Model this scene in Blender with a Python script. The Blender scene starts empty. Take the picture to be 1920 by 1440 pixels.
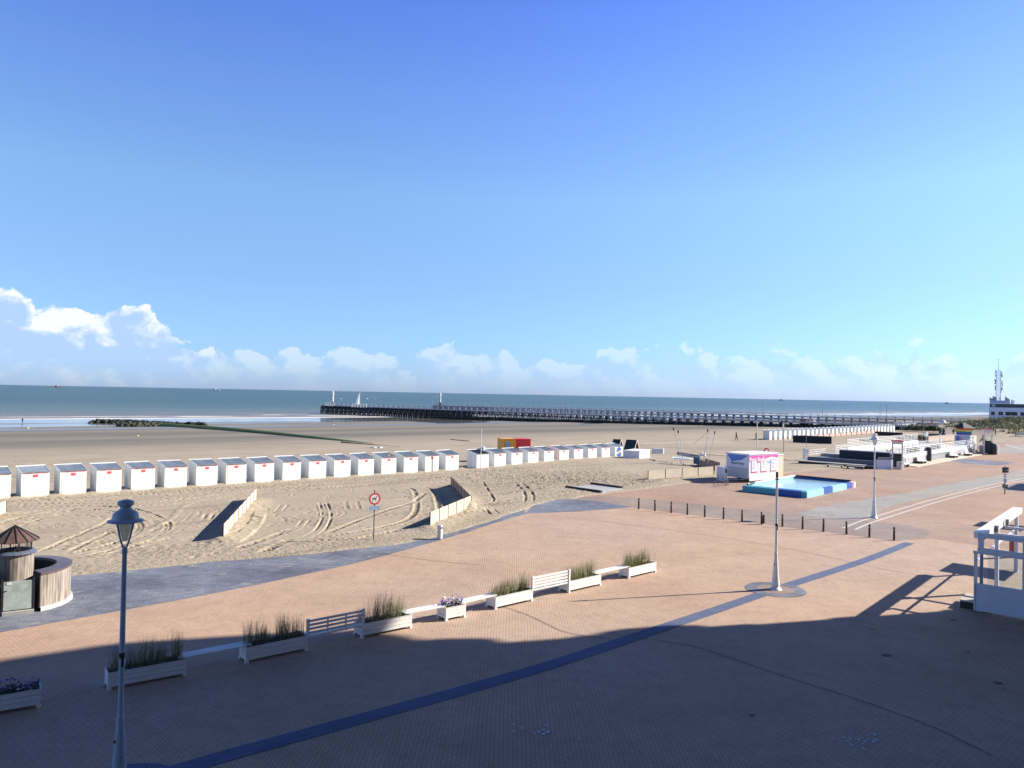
import bpy, math, random
import numpy as np
from mathutils import Vector, Matrix
R = math.radians
scene = bpy.context.scene
COL = scene.collection
random.seed(7); rng = np.random.default_rng(7)

# ---------------------------------------------------------------- camera
CAM_H = 9.0; FPX = 1420.0; ROLL = 0.0189; PITCH = math.atan(19.2/1420)
cam = bpy.data.cameras.new('camera'); cam.lens = 36*FPX/1920; cam.sensor_width = 36
cam.clip_start = 0.3; cam.clip_end = 200000
camo = bpy.data.objects.new('camera', cam); COL.objects.link(camo)
camo.matrix_world = Matrix.Translation((0, 0, CAM_H)) @ Matrix.Rotation(R(90)+PITCH, 4, 'X') @ Matrix.Rotation(ROLL, 4, 'Z')
scene.camera = camo

# ---------------------------------------------------------------- light
SUN_EL = R(28.5); SUN_AZ = R(15.4)      # azimuth counted from +X towards +Y
sv = Vector((math.cos(SUN_EL)*math.cos(SUN_AZ), math.cos(SUN_EL)*math.sin(SUN_AZ), math.sin(SUN_EL)))
sl = bpy.data.lights.new('sun', 'SUN'); sl.energy = 5.0; sl.angle = R(0.53); sl.color = (1.0, 0.90, 0.78)
so = bpy.data.objects.new('sun', sl); COL.objects.link(so)
so.rotation_euler = sv.to_track_quat('Z', 'Y').to_euler()
scene.view_settings.view_transform = 'Standard'; scene.view_settings.look = 'None'
scene.view_settings.gamma = 1; scene.view_settings.exposure = 0.98
scene.view_settings.use_curve_mapping = False
SKY = 0.085

world = bpy.data.worlds.new('World'); scene.world = world; world.use_nodes = True
def N(nt, typ, **kw):
    n = nt.nodes.new(typ)
    for k, v in kw.items():
        if k.startswith('i_'):
            n.inputs[k[2:].replace('_', ' ')].default_value = v
        else: setattr(n, k, v)
    return n
def math_(nt, op, a, b=None, c=None, clamp=False):
    n = nt.nodes.new('ShaderNodeMath'); n.operation = op; n.use_clamp = clamp
    for i, v in enumerate((a, b, c)):
        if v is None: continue
        if isinstance(v, (int, float)): n.inputs[i].default_value = v
        else: nt.links.new(v, n.inputs[i])
    return n.outputs[0]
def ramp(nt, fac, stops, interp='LINEAR'):
    n = nt.nodes.new('ShaderNodeValToRGB'); n.color_ramp.interpolation = interp
    e = n.color_ramp.elements
    while len(e) > 1: e.remove(e[-1])
    for i, (p, c) in enumerate(stops):
        if isinstance(c, (int, float)): c = (c, c, c)
        if i == 0: e[0].position = p; e[0].color = (*c, 1)
        else: x = e.new(p); x.color = (*c, 1)
    nt.links.new(fac, n.inputs[0]); return n.outputs[0]
def mixc(nt, f, a, b, mode='MIX'):
    n = nt.nodes.new('ShaderNodeMix'); n.data_type = 'RGBA'; n.blend_type = mode; n.clamp_factor = True
    for sock, v in ((0, f), (6, a), (7, b)):
        if isinstance(v, (int, float)): n.inputs[sock].default_value = v
        elif isinstance(v, (tuple, list)): n.inputs[sock].default_value = (*v, 1)
        else: nt.links.new(v, n.inputs[sock])
    return n.outputs[2]

def build_world():
    nt = world.node_tree; nt.nodes.clear(); L = nt.links.new
    out = N(nt, 'ShaderNodeOutputWorld'); bg = N(nt, 'ShaderNodeBackground'); L(bg.outputs[0], out.inputs[0])
    bg.inputs[1].default_value = SKY
    sky = N(nt, 'ShaderNodeTexSky', sky_type='NISHITA', sun_disc=False)
    sky.sun_elevation = SUN_EL; sky.sun_rotation = R(90)-SUN_AZ
    sky.air_density = 1.0; sky.dust_density = 0.3; sky.ozone_density = 2.2; sky.altitude = 0
    tc = N(nt, 'ShaderNodeTexCoord'); sep = N(nt, 'ShaderNodeSeparateXYZ'); L(tc.outputs['Generated'], sep.inputs[0])
    az = math_(nt, 'ARCTAN2', sep.outputs[0], sep.outputs[1])      # radians, 0 = +Y, + = right
    el = math_(nt, 'ARCSINE', sep.outputs[2])
    # sky tint by elevation, darkened above the view to dim light in shade
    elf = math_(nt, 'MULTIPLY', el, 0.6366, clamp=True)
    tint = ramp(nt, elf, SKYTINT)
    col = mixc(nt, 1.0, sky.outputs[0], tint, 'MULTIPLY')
    # low bank of cumulus standing over the horizon
    azn = math_(nt, 'ADD', math_(nt, 'MULTIPLY', az, 0.5), 0.5, clamp=True)
    env = ramp(nt, azn, CLOUD_ENV)                  # height of the bank, value*0.2 rad
    envr = math_(nt, 'MULTIPLY', env, 0.2)
    cmb = N(nt, 'ShaderNodeCombineXYZ'); L(az, cmb.inputs[0]); L(math_(nt, 'MULTIPLY', el, 1.35), cmb.inputs[1])
    n1 = N(nt, 'ShaderNodeTexNoise', noise_dimensions='2D'); L(cmb.outputs[0], n1.inputs['Vector'])
    n1.inputs['Scale'].default_value = 17; n1.inputs['Detail'].default_value = 9; n1.inputs['Roughness'].default_value = 0.56
    n1.inputs['Distortion'].default_value = 0.15
    rel = math_(nt, 'DIVIDE', math_(nt, 'SUBTRACT', envr, el), 0.020)        # >0 below the envelope
    rel = math_(nt, 'MINIMUM', rel, ramp(nt, azn, [(.285, (2.3,)*3), (.31, (.7,)*3)]))
    dens = math_(nt, 'ADD', math_(nt, 'MULTIPLY', math_(nt, 'SUBTRACT', n1.outputs[0], 0.5), ramp(nt, azn, [(.29, (3.1,)*3), (.32, (5.2,)*3)])), rel)
    alpha = ramp(nt, dens, [(0.0, 0), (0.28, 1)], 'EASE')
    # patchy lower part
    lowfade = ramp(nt, math_(nt, 'MULTIPLY', el, 10, clamp=True), [(0.0, 0.10), (0.18, 0.28), (0.36, 0.8), (.6, 1)])
    amp = ramp(nt, azn, CLOUD_AMP)
    alpha = math_(nt, 'MULTIPLY', math_(nt, 'MULTIPLY', alpha, lowfade), amp)
    # lit tops: compare density with density towards the sun
    cmb2 = N(nt, 'ShaderNodeVectorMath', operation='ADD'); L(cmb.outputs[0], cmb2.inputs[0]); cmb2.inputs[1].default_value = (0.010, 0.020, 0)
    n2 = N(nt, 'ShaderNodeTexNoise', noise_dimensions='2D'); L(cmb2.outputs[0], n2.inputs['Vector'])
    for k, v in (('Scale', 17), ('Detail', 5), ('Roughness', 0.5), ('Distortion', 0.15)): n2.inputs[k].default_value = v
    d = math_(nt, 'ADD', math_(nt, 'MULTIPLY', math_(nt, 'SUBTRACT', n1.outputs[0], n2.outputs[0]), 5.5), math_(nt, 'SUBTRACT', 0.85, math_(nt, 'MULTIPLY', rel, 0.42)), clamp=True)
    cc = ramp(nt, d, [(0.0, CLOUD_DARK), (0.5, CLOUD_MID), (1.0, CLOUD_LIT)])
    col = mixc(nt, alpha, col, cc)
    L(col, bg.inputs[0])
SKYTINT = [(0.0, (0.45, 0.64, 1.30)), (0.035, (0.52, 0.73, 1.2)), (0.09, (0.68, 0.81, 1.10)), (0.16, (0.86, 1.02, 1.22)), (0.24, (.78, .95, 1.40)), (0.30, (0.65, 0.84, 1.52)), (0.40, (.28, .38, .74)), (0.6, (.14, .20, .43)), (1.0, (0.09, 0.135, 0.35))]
CLOUD_ENV = [(0.0, 0.40), (0.16, 0.40), (0.195, 0.46), (0.2085, 0.52), (0.218, 0.38), (0.228, 0.47), (0.241, 0.45), (0.249, 0.44), (0.261, 0.48), (0.276, 0.44), (0.288, 0.33), (0.296, 0.24), (0.34, 0.24), (0.39, 0.30), (0.43, 0.26), (0.465, 0.29), (0.52, 0.24), (0.58, 0.235), (0.663, 0.285), (0.69, 0.25), (0.717, 0.27), (0.78, 0.25), (1.0, 0.24)]
CLOUD_AMP = [(0.0, .95), (0.295, .95), (0.32, 0.45), (0.5, 0.34), (0.75, 0.36), (1, 0.34)]
CLOUD_DARK = (2.9, 4.1, 6.2); CLOUD_MID = (4.0, 4.9, 6.1); CLOUD_LIT = (6.0, 6.3, 6.3)
build_world()

# ---------------------------------------------------------------- geometry helpers
_c, _s = math.cos(ROLL), math.sin(ROLL); _cp, _sp = math.cos(PITCH), math.sin(PITCH)
def at(x, y, z=0.0):
    """point of the place at height z seen at pixel x,y of the 1920x1440 photograph"""
    u = (x-960)/FPX; v = -(y-720)/FPX
    X = u*_c - v*_s; V = u*_s + v*_c
    Y = _cp - _sp*V; Z = _sp + _cp*V
    t = (z-CAM_H)/Z
    return Vector((X*t, Y*t, z))
def at_depth(x, y, D):
    u = (x-960)/FPX; v = -(y-720)/FPX
    X = u*_c - v*_s; V = u*_s + v*_c
    Y = _cp - _sp*V; Z = _sp + _cp*V
    return Vector((X*D/Y, D, CAM_H+Z*D/Y))
class MB:
    def __init__(s): s.v = []; s.f = []; s.m = []; s.mi = 0
    def add(s, vs, fs):
        o = len(s.v); s.v += [tuple(p) for p in vs]; s.f += [tuple(o+i for i in f) for f in fs]; s.m += [s.mi]*len(fs)
    def box(s, c, d, rz=0, rx=0, ry=0, taper=1.0):
        hx, hy, hz = d[0]/2, d[1]/2, d[2]/2
        M = Matrix.Rotation(rz, 3, 'Z') @ Matrix.Rotation(ry, 3, 'Y') @ Matrix.Rotation(rx, 3, 'X')
        vs = []
        for z in (-1, 1):
            k = taper if z > 0 else 1
            for x, y in ((-1, -1), (1, -1), (1, 1), (-1, 1)):
                p = M @ Vector((x*hx*k, y*hy*k, z*hz)); vs.append((c[0]+p.x, c[1]+p.y, c[2]+p.z))
        s.add(vs, [(0, 3, 2, 1), (4, 5, 6, 7), (0, 1, 5, 4), (1, 2, 6, 5), (2, 3, 7, 6), (3, 0, 4, 7)])
        return s
    def b(s, x0, x1, y0, y1, z0, z1):
        return s.box(((x0+x1)/2, (y0+y1)/2, (z0+z1)/2), (x1-x0, y1-y0, z1-z0))
    def tube(s, p, q, r, r2=None, n=8, cap=True):
        p = Vector(p); q = Vector(q); d = (q-p)
        if d.length < 1e-6: return s
        r2 = r if r2 is None else r2
        z = d.normalized(); a = z.orthogonal().normalized(); bb = z.cross(a)
        vs = []
        for c, rr in ((p, r), (q, r2)):
            for i in range(n):
                t = 2*math.pi*i/n; vs.append(c + (a*math.cos(t)+bb*math.sin(t))*rr)
        fs = [(i, (i+1) % n, n+(i+1) % n, n+i) for i in range(n)]
        if cap: fs += [tuple(reversed(range(n))), tuple(range(n, 2*n))]
        s.add(vs, fs); return s
    def path(s, pts, r, n=6):
        for a, b in zip(pts[:-1], pts[1:]): s.tube(a, b, r, n=n)
        return s
    def bar(s, p, q, w, h):
        """rectangular bar from p to q, w horizontal, h vertical"""
        p = Vector(p); q = Vector(q); z = (q-p).normalized()
        up = Vector((0, 0, 1)) if abs(z.z) < .95 else Vector((0, 1, 0))
        a = z.cross(up).normalized()*w/2; bb = a.cross(z).normalized()*h/2
        vs = [c+sx*a+sy*bb for c in (p, q) for sx, sy in ((-1, -1), (1, -1), (1, 1), (-1, 1))]
        s.add(vs, [(3, 2, 1, 0), (4, 5, 6, 7), (0, 1, 5, 4), (1, 2, 6, 5), (2, 3, 7, 6), (3, 0, 4, 7)]); return s
    def lathe(s, prof, n=20, c=(0, 0, 0), a0=0, a1=2*math.pi):
        full = abs(a1-a0-2*math.pi) < 1e-6; m = n if full else n+1
        vs = []
        for r, z in prof:
            for i in range(m):
                t = a0+(a1-a0)*i/n; vs.append((c[0]+r*math.cos(t), c[1]+r*math.sin(t), c[2]+z))
        fs = []
        for k in range(len(prof)-1):
            for i in range(n):
                j = (i+1) % m; fs.append((k*m+i, k*m+j, (k+1)*m+j, (k+1)*m+i))
        s.add(vs, fs); return s
    def prism(s, poly, z0, z1, top=True, bot=True):
        n = len(poly); vs = [(p[0], p[1], z0) for p in poly]+[(p[0], p[1], z1) for p in poly]
        fs = [(i, (i+1) % n, n+(i+1) % n, n+i) for i in range(n)]
        if top: fs.append(tuple(range(n, 2*n)))
        if bot: fs.append(tuple(reversed(range(n))))
        s.add(vs, fs); return s
    def xprism(s, poly, x0, x1):
        """profile in the YZ plane pushed along X"""
        n = len(poly); vs = [(x0, p[0], p[1]) for p in poly]+[(x1, p[0], p[1]) for p in poly]
        s.add(vs, [(i, (i+1) % n, n+(i+1) % n, n+i) for i in range(n)]+[tuple(reversed(range(n))), tuple(range(n, 2*n))]); return s
    def build(s, name, mats, parent=None, smooth=False, loc=None, rz=0):
        me = bpy.data.meshes.new(name); me.from_pydata(s.v, [], s.f)
        for m in (mats if isinstance(mats, (list, tuple)) else [mats]): me.materials.append(m)
        if any(s.m): me.polygons.foreach_set('material_index', s.m)
        if smooth: me.shade_smooth(); me.set_sharp_from_angle(angle=R(40))
        me.validate()
        import bmesh
        bm = bmesh.new(); bm.from_mesh(me); bmesh.ops.recalc_face_normals(bm, faces=bm.faces[:]); bm.to_mesh(me); bm.free()
        o = bpy.data.objects.new(name, me); COL.objects.link(o)
        if parent: o.parent = parent
        if loc is not None: o.location = loc
        o.rotation_euler.z = rz
        return o
def tag(o, label=None, cat=None, group=None, kind=None):
    if label: o['label'] = label
    if cat: o['category'] = cat
    if group: o['group'] = group
    if kind: o['kind'] = kind
    return o
def thing(name, label, cat, loc=(0, 0, 0), rz=0, group=None):
    o = bpy.data.objects.new(name, None); COL.objects.link(o); o.empty_display_size = .2
    o.location = loc; o.rotation_euler = (0, 0, rz); return tag(o, label, cat, group)
def dup(root, loc=None, rz=None, label=None, group=None):
    m = {}
    def cp(o, par):
        c = o.copy(); COL.objects.link(c); c.parent = par; m[o] = c
        for ch in list(o.children): cp(ch, c)
        return c
    r = cp(root, None)
    if loc is not None: r.location = loc
    if rz is not None: r.rotation_euler.z = rz
    if label: r['label'] = label
    if group: r['group'] = group
    return r
def text_mesh(name, s, size, mat, parent, M, extrude=0.004, align='CENTER', bold=0.0):
    cu = bpy.data.curves.new(name, 'FONT'); cu.body = s; cu.size = size; cu.extrude = extrude; cu.offset = bold
    cu.align_x = align; cu.align_y = 'CENTER'; cu.resolution_u = 3
    tmp = bpy.data.objects.new(name, cu); COL.objects.link(tmp)
    dg = bpy.context.evaluated_depsgraph_get(); dg.update()
    me = bpy.data.meshes.new_from_object(tmp.evaluated_get(dg)); bpy.data.objects.remove(tmp); bpy.data.curves.remove(cu)
    me.materials.clear(); me.materials.append(mat); me.transform(M)
    o = bpy.data.objects.new(name, me); COL.objects.link(o); o.parent = parent; return o
FACE = Matrix.Rotation(R(90), 4, 'X')        # text in the XZ plane, read from -Y

# ---------------------------------------------------------------- materials
MATS = {}
def mat(name, col, rough=0.6, var=0.0, vscale=3.0, bump=0.0, bscale=30.0, metal=0.0, spec=0.5, col2=None, coord='Object', stretch=(1, 1, 1), detail=6, trans=0.0, ior=1.45, alpha=1.0):
    if name in MATS: return MATS[name]
    m = bpy.data.materials.new(name); m.use_nodes = True; MATS[name] = m
    nt = m.node_tree; b = nt.nodes['Principled BSDF']; L = nt.links.new
    b.inputs['Base Color'].default_value = (*col, 1); b.inputs['Roughness'].default_value = rough
    b.inputs['Metallic'].default_value = metal; b.inputs['Specular IOR Level'].default_value = spec
    b.inputs['Transmission Weight'].default_value = trans; b.inputs['IOR'].default_value = ior; b.inputs['Alpha'].default_value = alpha
    tc = N(nt, 'ShaderNodeTexCoord'); mp = N(nt, 'ShaderNodeMapping'); L(tc.outputs[coord], mp.inputs[0]); mp.inputs['Scale'].default_value = stretch
    if var > 0 or col2:
        n = N(nt, 'ShaderNodeTexNoise'); n.inputs['Scale'].default_value = vscale; n.inputs['Detail'].default_value = detail; L(mp.outputs[0], n.inputs[0])
        c2 = col2 or tuple(min(1, c*(1+var)) for c in col); c1 = col if col2 else tuple(c*(1-var) for c in col)
        L(ramp(nt, n.outputs[0], [(0.32, c1), (0.68, c2)]), b.inputs['Base Color'])
    if bump > 0:
        n = N(nt, 'ShaderNodeTexNoise'); n.inputs['Scale'].default_value = bscale; n.inputs['Detail'].default_value = 5; L(mp.outputs[0], n.inputs[0])
        bp = N(nt, 'ShaderNodeBump'); bp.inputs['Strength'].default_value = 1; bp.inputs['Distance'].default_value = bump
        L(n.outputs[0], bp.inputs['Height']); L(bp.outputs[0], b.inputs['Normal'])
    return m
def brick_mat(name, c1, c2, mortar, bw, rh, rz, offset=0.5, msize=0.006, rough=0.75, patch=0.25, bump=0.004, stain=(0.5, 0.5, 0.5), freq=2, lo=.64):
    m = bpy.data.materials.new(name); m.use_nodes = True; MATS[name] = m
    nt = m.node_tree; b = nt.nodes['Principled BSDF']; L = nt.links.new
    geo = N(nt, 'ShaderNodeNewGeometry'); mp = N(nt, 'ShaderNodeMapping'); L(geo.outputs['Position'], mp.inputs[0]); mp.inputs['Rotation'].default_value = (0, 0, rz)
    # a little waviness, as laid by hand
    nz = N(nt, 'ShaderNodeTexNoise'); nz.inputs['Scale'].default_value = .35; nz.inputs['Detail'].default_value = 3; L(geo.outputs['Position'], nz.inputs[0])
    va = N(nt, 'ShaderNodeVectorMath', operation='MULTIPLY_ADD'); L(nz.outputs['Color'], va.inputs[0]); va.inputs[1].default_value = (.10, .10, 0); L(mp.outputs[0], va.inputs[2])
    br = N(nt, 'ShaderNodeTexBrick'); br.offset = offset; br.offset_frequency = freq; L(va.outputs[0], br.inputs['Vector'])
    for k, v in (('Scale', 1.0), ('Mortar Size', msize), ('Mortar Smooth', 0.3), ('Bias', 0.0), ('Brick Width', bw), ('Row Height', rh)): br.inputs[k].default_value = v
    br.inputs['Color1'].default_value = (*c1, 1); br.inputs['Color2'].default_value = (*c2, 1); br.inputs['Mortar'].default_value = (*mortar, 1)
    n1 = N(nt, 'ShaderNodeTexNoise'); n1.inputs['Scale'].default_value = .22; n1.inputs['Detail'].default_value = 8; n1.inputs['Roughness'].default_value = .62; L(geo.outputs['Position'], n1.inputs[0])
    col = mixc(nt, 1.0, br.outputs['Color'], ramp(nt, n1.outputs[0], [(0.3, (1-patch, 1-patch, 1-patch*.8)), (0.7, (1+patch*.35, 1+patch*.33, 1+patch*.3))]), 'MULTIPLY')
    n2 = N(nt, 'ShaderNodeTexNoise'); n2.inputs['Scale'].default_value = 5 if lo > .62 else 1.1; n2.inputs['Detail'].default_value = 7; L(geo.outputs['Position'], n2.inputs[0])
    col = mixc(nt, ramp(nt, n2.outputs[0], [(lo, 0), (lo+.1, .4)]), col, stain)
    n6 = N(nt, 'ShaderNodeTexNoise'); n6.inputs['Scale'].default_value = .055; n6.inputs['Detail'].default_value = 4; L(geo.outputs['Position'], n6.inputs[0])
    col = mixc(nt, 1.0, col, ramp(nt, n6.outputs[0], [(0.35, (1.03, .97, .92)), (0.5, (1, 1, 1)), (0.66, (.95, 1.0, 1.06))]), 'MULTIPLY')
    n7 = N(nt, 'ShaderNodeTexNoise'); n7.inputs['Scale'].default_value = 1.3; n7.inputs['Detail'].default_value = 8; n7.inputs['Roughness'].default_value = .7; L(geo.outputs['Position'], n7.inputs[0])
    col = mixc(nt, 1.0, col, ramp(nt, n7.outputs[0], [(0.3, (.86, .86, .87)), (0.5, (1, 1, 1)), (0.7, (1.07, 1.06, 1.05))]), 'MULTIPLY')
    L(col, b.inputs['Base Color']); b.inputs['Roughness'].default_value = rough; b.inputs['Specular IOR Level'].default_value = .2
    bp = N(nt, 'ShaderNodeBump'); bp.inputs['Distance'].default_value = bump; bp.inputs['Strength'].default_value = 1
    L(math_(nt, 'SUBTRACT', 1.0, br.outputs['Fac']), bp.inputs['Height']); L(bp.outputs[0], b.inputs['Normal'])
    return m
M_PAVE = brick_mat("clay_pavers", (.51, .38, .28), (.465, .34, .245), (.29, .22, .165), .21, .115, R(90), msize=.009, stain=(.6, .5, .4), patch=.15)
M_PAVE2 = brick_mat("clinker_pavers", (.46, .33, .24), (.37, .26, .19), (.22, .17, .13), .22, .11, R(38), msize=.010, patch=.2, stain=(.6, .5, .42))
M_PAVE3 = brick_mat('grey_brown_pavers', (.36, .295, .24), (.30, .245, .20), (.17, .14, .12), .2, .1, R(-7), msize=.009, patch=.25)
M_BLUE = brick_mat('blue_stone_setts', (.235, .262, .305), (.155, .18, .22), (.12, .14, .17), .42, .17, R(-20), msize=.008, patch=.5, stain=(.42, .38, .31), lo=.60)
M_BAND = brick_mat('blue_stone_band', (.125, .16, .25), (.105, .14, .23), (.07, .09, .16), .9, .9, R(-38), msize=.012, patch=.2, stain=(.16, .22, .36))
M_ASPH = brick_mat('grey_concrete_pavers', (.375, .36, .315), (.315, .305, .27), (.22, .21, .19), .3, .3, R(38), msize=.008, patch=.2, stain=(.45, .44, .42))
WHITE = mat('white_paint', (.80, .81, .80), .45, .05, 2, .001, 25)
WHITEB = mat('white_board', (.78, .79, .78), .5, .06, 1.5, .002, 8, stretch=(1, 1, 6))
CREAM = mat('cream_panel', (.72, .66, .52), .55, .05, 2)
KERB = mat('white_kerb', (.52, .505, .47), .7, .15, 3, .003, 20)
DARK = mat('dark_metal', (.03, .032, .036), .5, .2, 6)
BOLL = mat('bollard_brown', (.045, .032, .028), .6, .25, 8, .002, 30)
GREYM = mat('grey_metal', (.32, .34, .36), .45, .1, 5)
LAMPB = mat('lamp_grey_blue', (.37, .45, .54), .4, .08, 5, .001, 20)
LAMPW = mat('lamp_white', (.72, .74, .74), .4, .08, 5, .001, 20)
RED = mat('red_paint', (.62, .035, .04), .5, .05)
REDSIGN = mat('red_plate', (.75, .10, .11), .5, .05)
YEL = mat('yellow_paint', (.72, .36, .03), .5, .08)
CONC = mat('concrete', (.42, .41, .38), .8, .15, 2, .004, 12)
GLASS = mat('clear_glass', (.9, .95, .97), .03, spec=.5, trans=1.0, ior=1.1)
SOIL = mat('soil', (.10, .065, .04), .9, .4, 12, .02, 30)
BLUEP = mat('blue_paint', (.05, .15, .42), .5, .08)
# ---------------------------------------------------------------- the coast: t runs along the shore, s out to sea
CA = R(41); CX, CY = math.cos(CA), math.sin(CA)
def ts(X, Y): return X*CX+Y*CY, -X*CY+Y*CX
def xy(t, s): return t*CX-s*CY, t*CY+s*CX
SEA_Z = -4.5
# edge between paving and sand, traced on the ground (z=0)
EDGE_PX = [(-900, 1190), (-300, 1118), (0, 1089), (130, 1080), (225, 1071), (340, 1059), (480, 1047), (620, 1035), (740, 1022), (800, 1011), (835, 1001), (880, 988), (930, 973), (972, 960), (1000, 947), (1040, 937), (1075, 936), (1095, 930), (1140, 925), (1190, 919), (1240, 912), (1300, 904), (1345, 897), (1400, 893), (1480, 886), (1530, 881), (1600, 878), (1660, 868), (1760, 850), (1850, 836), (1905, 828), (1990, 822), (2300, 812)]
EDGE = [at(x, y) for x, y in EDGE_PX]
PAVE = [(p.x, p.y) for p in EDGE]+[(300, 120), (120, -60), (-60, -60), (-90, -10)]
def dist_poly(X, Y, poly, closed=True):
    """signed distance, positive outside"""
    X = np.asarray(X, float); Y = np.asarray(Y, float)
    d = np.full(X.shape, 1e9); ins = np.zeros(X.shape, bool); n = len(poly)
    for i in range(n if closed else n-1):
        ax, ay = poly[i][:2]; bx, by = poly[(i+1) % n][:2]
        ex, ey = bx-ax, by-ay; l2 = ex*ex+ey*ey+1e-12
        k = np.clip(((X-ax)*ex+(Y-ay)*ey)/l2, 0, 1)
        d = np.minimum(d, np.hypot(X-ax-k*ex, Y-ay-k*ey))
        if closed:
            cr = ((ay > Y) != (by > Y)) & (X < (bx-ax)*(Y-ay)/((by-ay) if by != ay else 1e-12)+ax); ins ^= cr
    return np.where(ins, -d, d) if closed else d
def vnoise(X, Y, sc, seed=0, octv=4, rough=.5):
    """value noise, numpy"""
    out = np.zeros(np.shape(X)); amp = 1; tot = 0
    r = np.random.default_rng(seed)
    for o in range(octv):
        g = r.random((64, 64)); x = np.asarray(X)/sc+17.3*o; y = np.asarray(Y)/sc+5.1*o
        xi = np.floor(x).astype(int); yi = np.floor(y).astype(int); fx = x-xi; fy = y-yi
        fx = fx*fx*(3-2*fx); fy = fy*fy*(3-2*fy)
        a = g[xi % 64, yi % 64]; b = g[(xi+1) % 64, yi % 64]; c = g[xi % 64, (yi+1) % 64]; d = g[(xi+1) % 64, (yi+1) % 64]
        out += amp*((a*(1-fx)+b*fx)*(1-fy)+(c*(1-fx)+d*fx)*fy-.5); tot += amp; amp *= rough; sc = sc/2.03
    return out/tot*2          # about -1..1
def sstep(a, b, x):
    k = np.clip((x-a)/(b-a), 0, 1); return k*k*(3-2*k)
def zbase(X, Y):
    t, s = ts(X, Y)
    z = np.interp(s, [0, 40, 60, 72, 85, 100, 120, 150, 260, 300, 343, 420, 600], [.02, .02, .08, .1, -.25, -.75, -1.15, -1.75, -3.75, -4.27, -4.5, -5.2, -7])
    # the upper beach lies lower further along
    z = z-.55*sstep(70, 105, t)*sstep(50, 62, s)*(1-sstep(90, 130, s))
    return z
def zland(X, Y):
    X = np.asarray(X, float); Y = np.asarray(Y, float)
    t, s = ts(X, Y); z = zbase(X, Y)
    # low bars and runnels near the water
    z = z+.16*np.sin(s/7.5+vnoise(t/4, s, 40, 3)*2.5)*sstep(215, 265, s)*(1-.5*sstep(280, 300, s))*(1-sstep(330, 370, s))
    # dunes behind the far end of the promenade
    dn = dune_h(X, Y); z = z+dn
    return z
DUNE_FRONT = [(1690, 799, -.9), (1712, 803.5, -.9), (1745, 808, -.6), (1790, 813, -.3), (1850, 817, -.1), (1935, 819, 0)]
_df = [at(x, y, z) for x, y, z in DUNE_FRONT]
DUNE = [(p.x, p.y) for p in _df]+[(260, 260), (420, 420), (330, 430), (225, 350), (160, 296)]
def dune_h(X, Y):
    t, s = ts(X, Y)
    d = -dist_poly(X, Y, DUNE)+vnoise(X, Y, 14, 13, 3)*4
    e = sstep(0, 22, d)
    n = vnoise(X, Y, 17, 11, 4)
    return e*(3.3+1.9*n)+sstep(-2, 8, d)*(.25+.5*np.maximum(n, -.2))
def on_land(px, py, dz=0.0):
    """walk along the view ray through a pixel until it meets the ground"""
    p = at(px, py, 0)
    for _ in range(12):
        z = float(zland(p.x, p.y)); z = max(z, SEA_Z); q = at(px, py, z+dz)
        if (q-p).length < .01: break
        p = p.lerp(q, .7)
    q.z = z; return q
def px_height(px, py_top, py_base, base):
    """metres between two image rows at the depth of a ground point"""
    return (py_base-py_top)*base.y/FPX

# tyre marks and other relief on the near sand: list of (kind, pixel polyline, spacing between ruts, rut width, depth)
TRACKS = [
 ('lug', [(0, 952), (110, 951), (215, 951), (330, 944), (480, 925), (640, 912), (760, 903), (858, 899), (960, 890), (1100, 882)], 1.5, .34, .060),
 ('lug', [(25, 962), (120, 956), (200, 957), (250, 966), (288, 985), (270, 1010), (200, 1033), (130, 1047)], 1.6, .36, .075),
 ('lug', [(0, 996), (60, 976), (130, 961), (170, 955)], 1.4, .3, .04),
 ('lug', [(95, 1040), (160, 1010), (215, 986), (235, 974)], 1.5, .35, .07),
 ('lug', [(130, 1052), (200, 1036), (250, 1016), (300, 990)], 0, .4, .05),
 ('lug', [(600, 1013), (680, 1004), (770, 985), (800, 962), (795, 925), (780, 915)], 1.7, .38, .075),
 ('lug', [(560, 1015), (660, 1012), (720, 1003), (760, 993)], 0, .5, .07),
 ('lug', [(610, 1003), (650, 988), (720, 962), (770, 945), (800, 925)], 0, .4, .05),
 ('rut', [(575, 1010), (600, 995), (612, 970), (605, 945), (595, 942)], .6, .17, .10),
 ('rut', [(560, 992), (570, 980), (575, 972)], .5, .14, .08),
 ('rut', [(520, 962), (535, 945)], .5, .14, .06),
 ('lug', [(420, 1040), (500, 1012), (560, 990)], 0, .45, .04),
 ('lug', [(480, 1042), (530, 1020), (545, 1010)], 0, .5, .05),
 ('rut', [(905, 905), (918, 925), (926, 938), (920, 945)], 0, .2, .08),
 ('rut', [(972, 908), (990, 925), (992, 940), (985, 948)], .7, .22, .10),
 ('rut', [(915, 955), (935, 970)], .7, .2, .10),
 ('rut', [(240, 1030), (310, 1008), (345, 985), (370, 960)], .5, .10, .03),
 ('rut', [(270, 1000), (320, 975), (345, 952), (375, 943)], 0, .3, -.04),
 ('rut', [(430, 1022), (450, 1012), (475, 990), (490, 960)], 0, .7, -.10),
 ('lug', [(740, 935), (700, 934), (662, 940), (664, 960)], .9, .25, .05),
 ('rut', [(385, 978), (395, 962)], .5, .2, .07),
 ('lug', [(960, 900), (1010, 898), (1080, 903), (1150, 905)], 1.3, .3, .05),
 ('lug', [(400, 915), (560, 905), (700, 896), (860, 893)], 0, .35, .05),
 ('lug', [(0, 945), (100, 941), (260, 932), (400, 920)], 0, .35, .05),
 ('lug', [(620, 893), (760, 884), (900, 876), (1130, 868)], 1.6, .3, .04),
]
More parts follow.
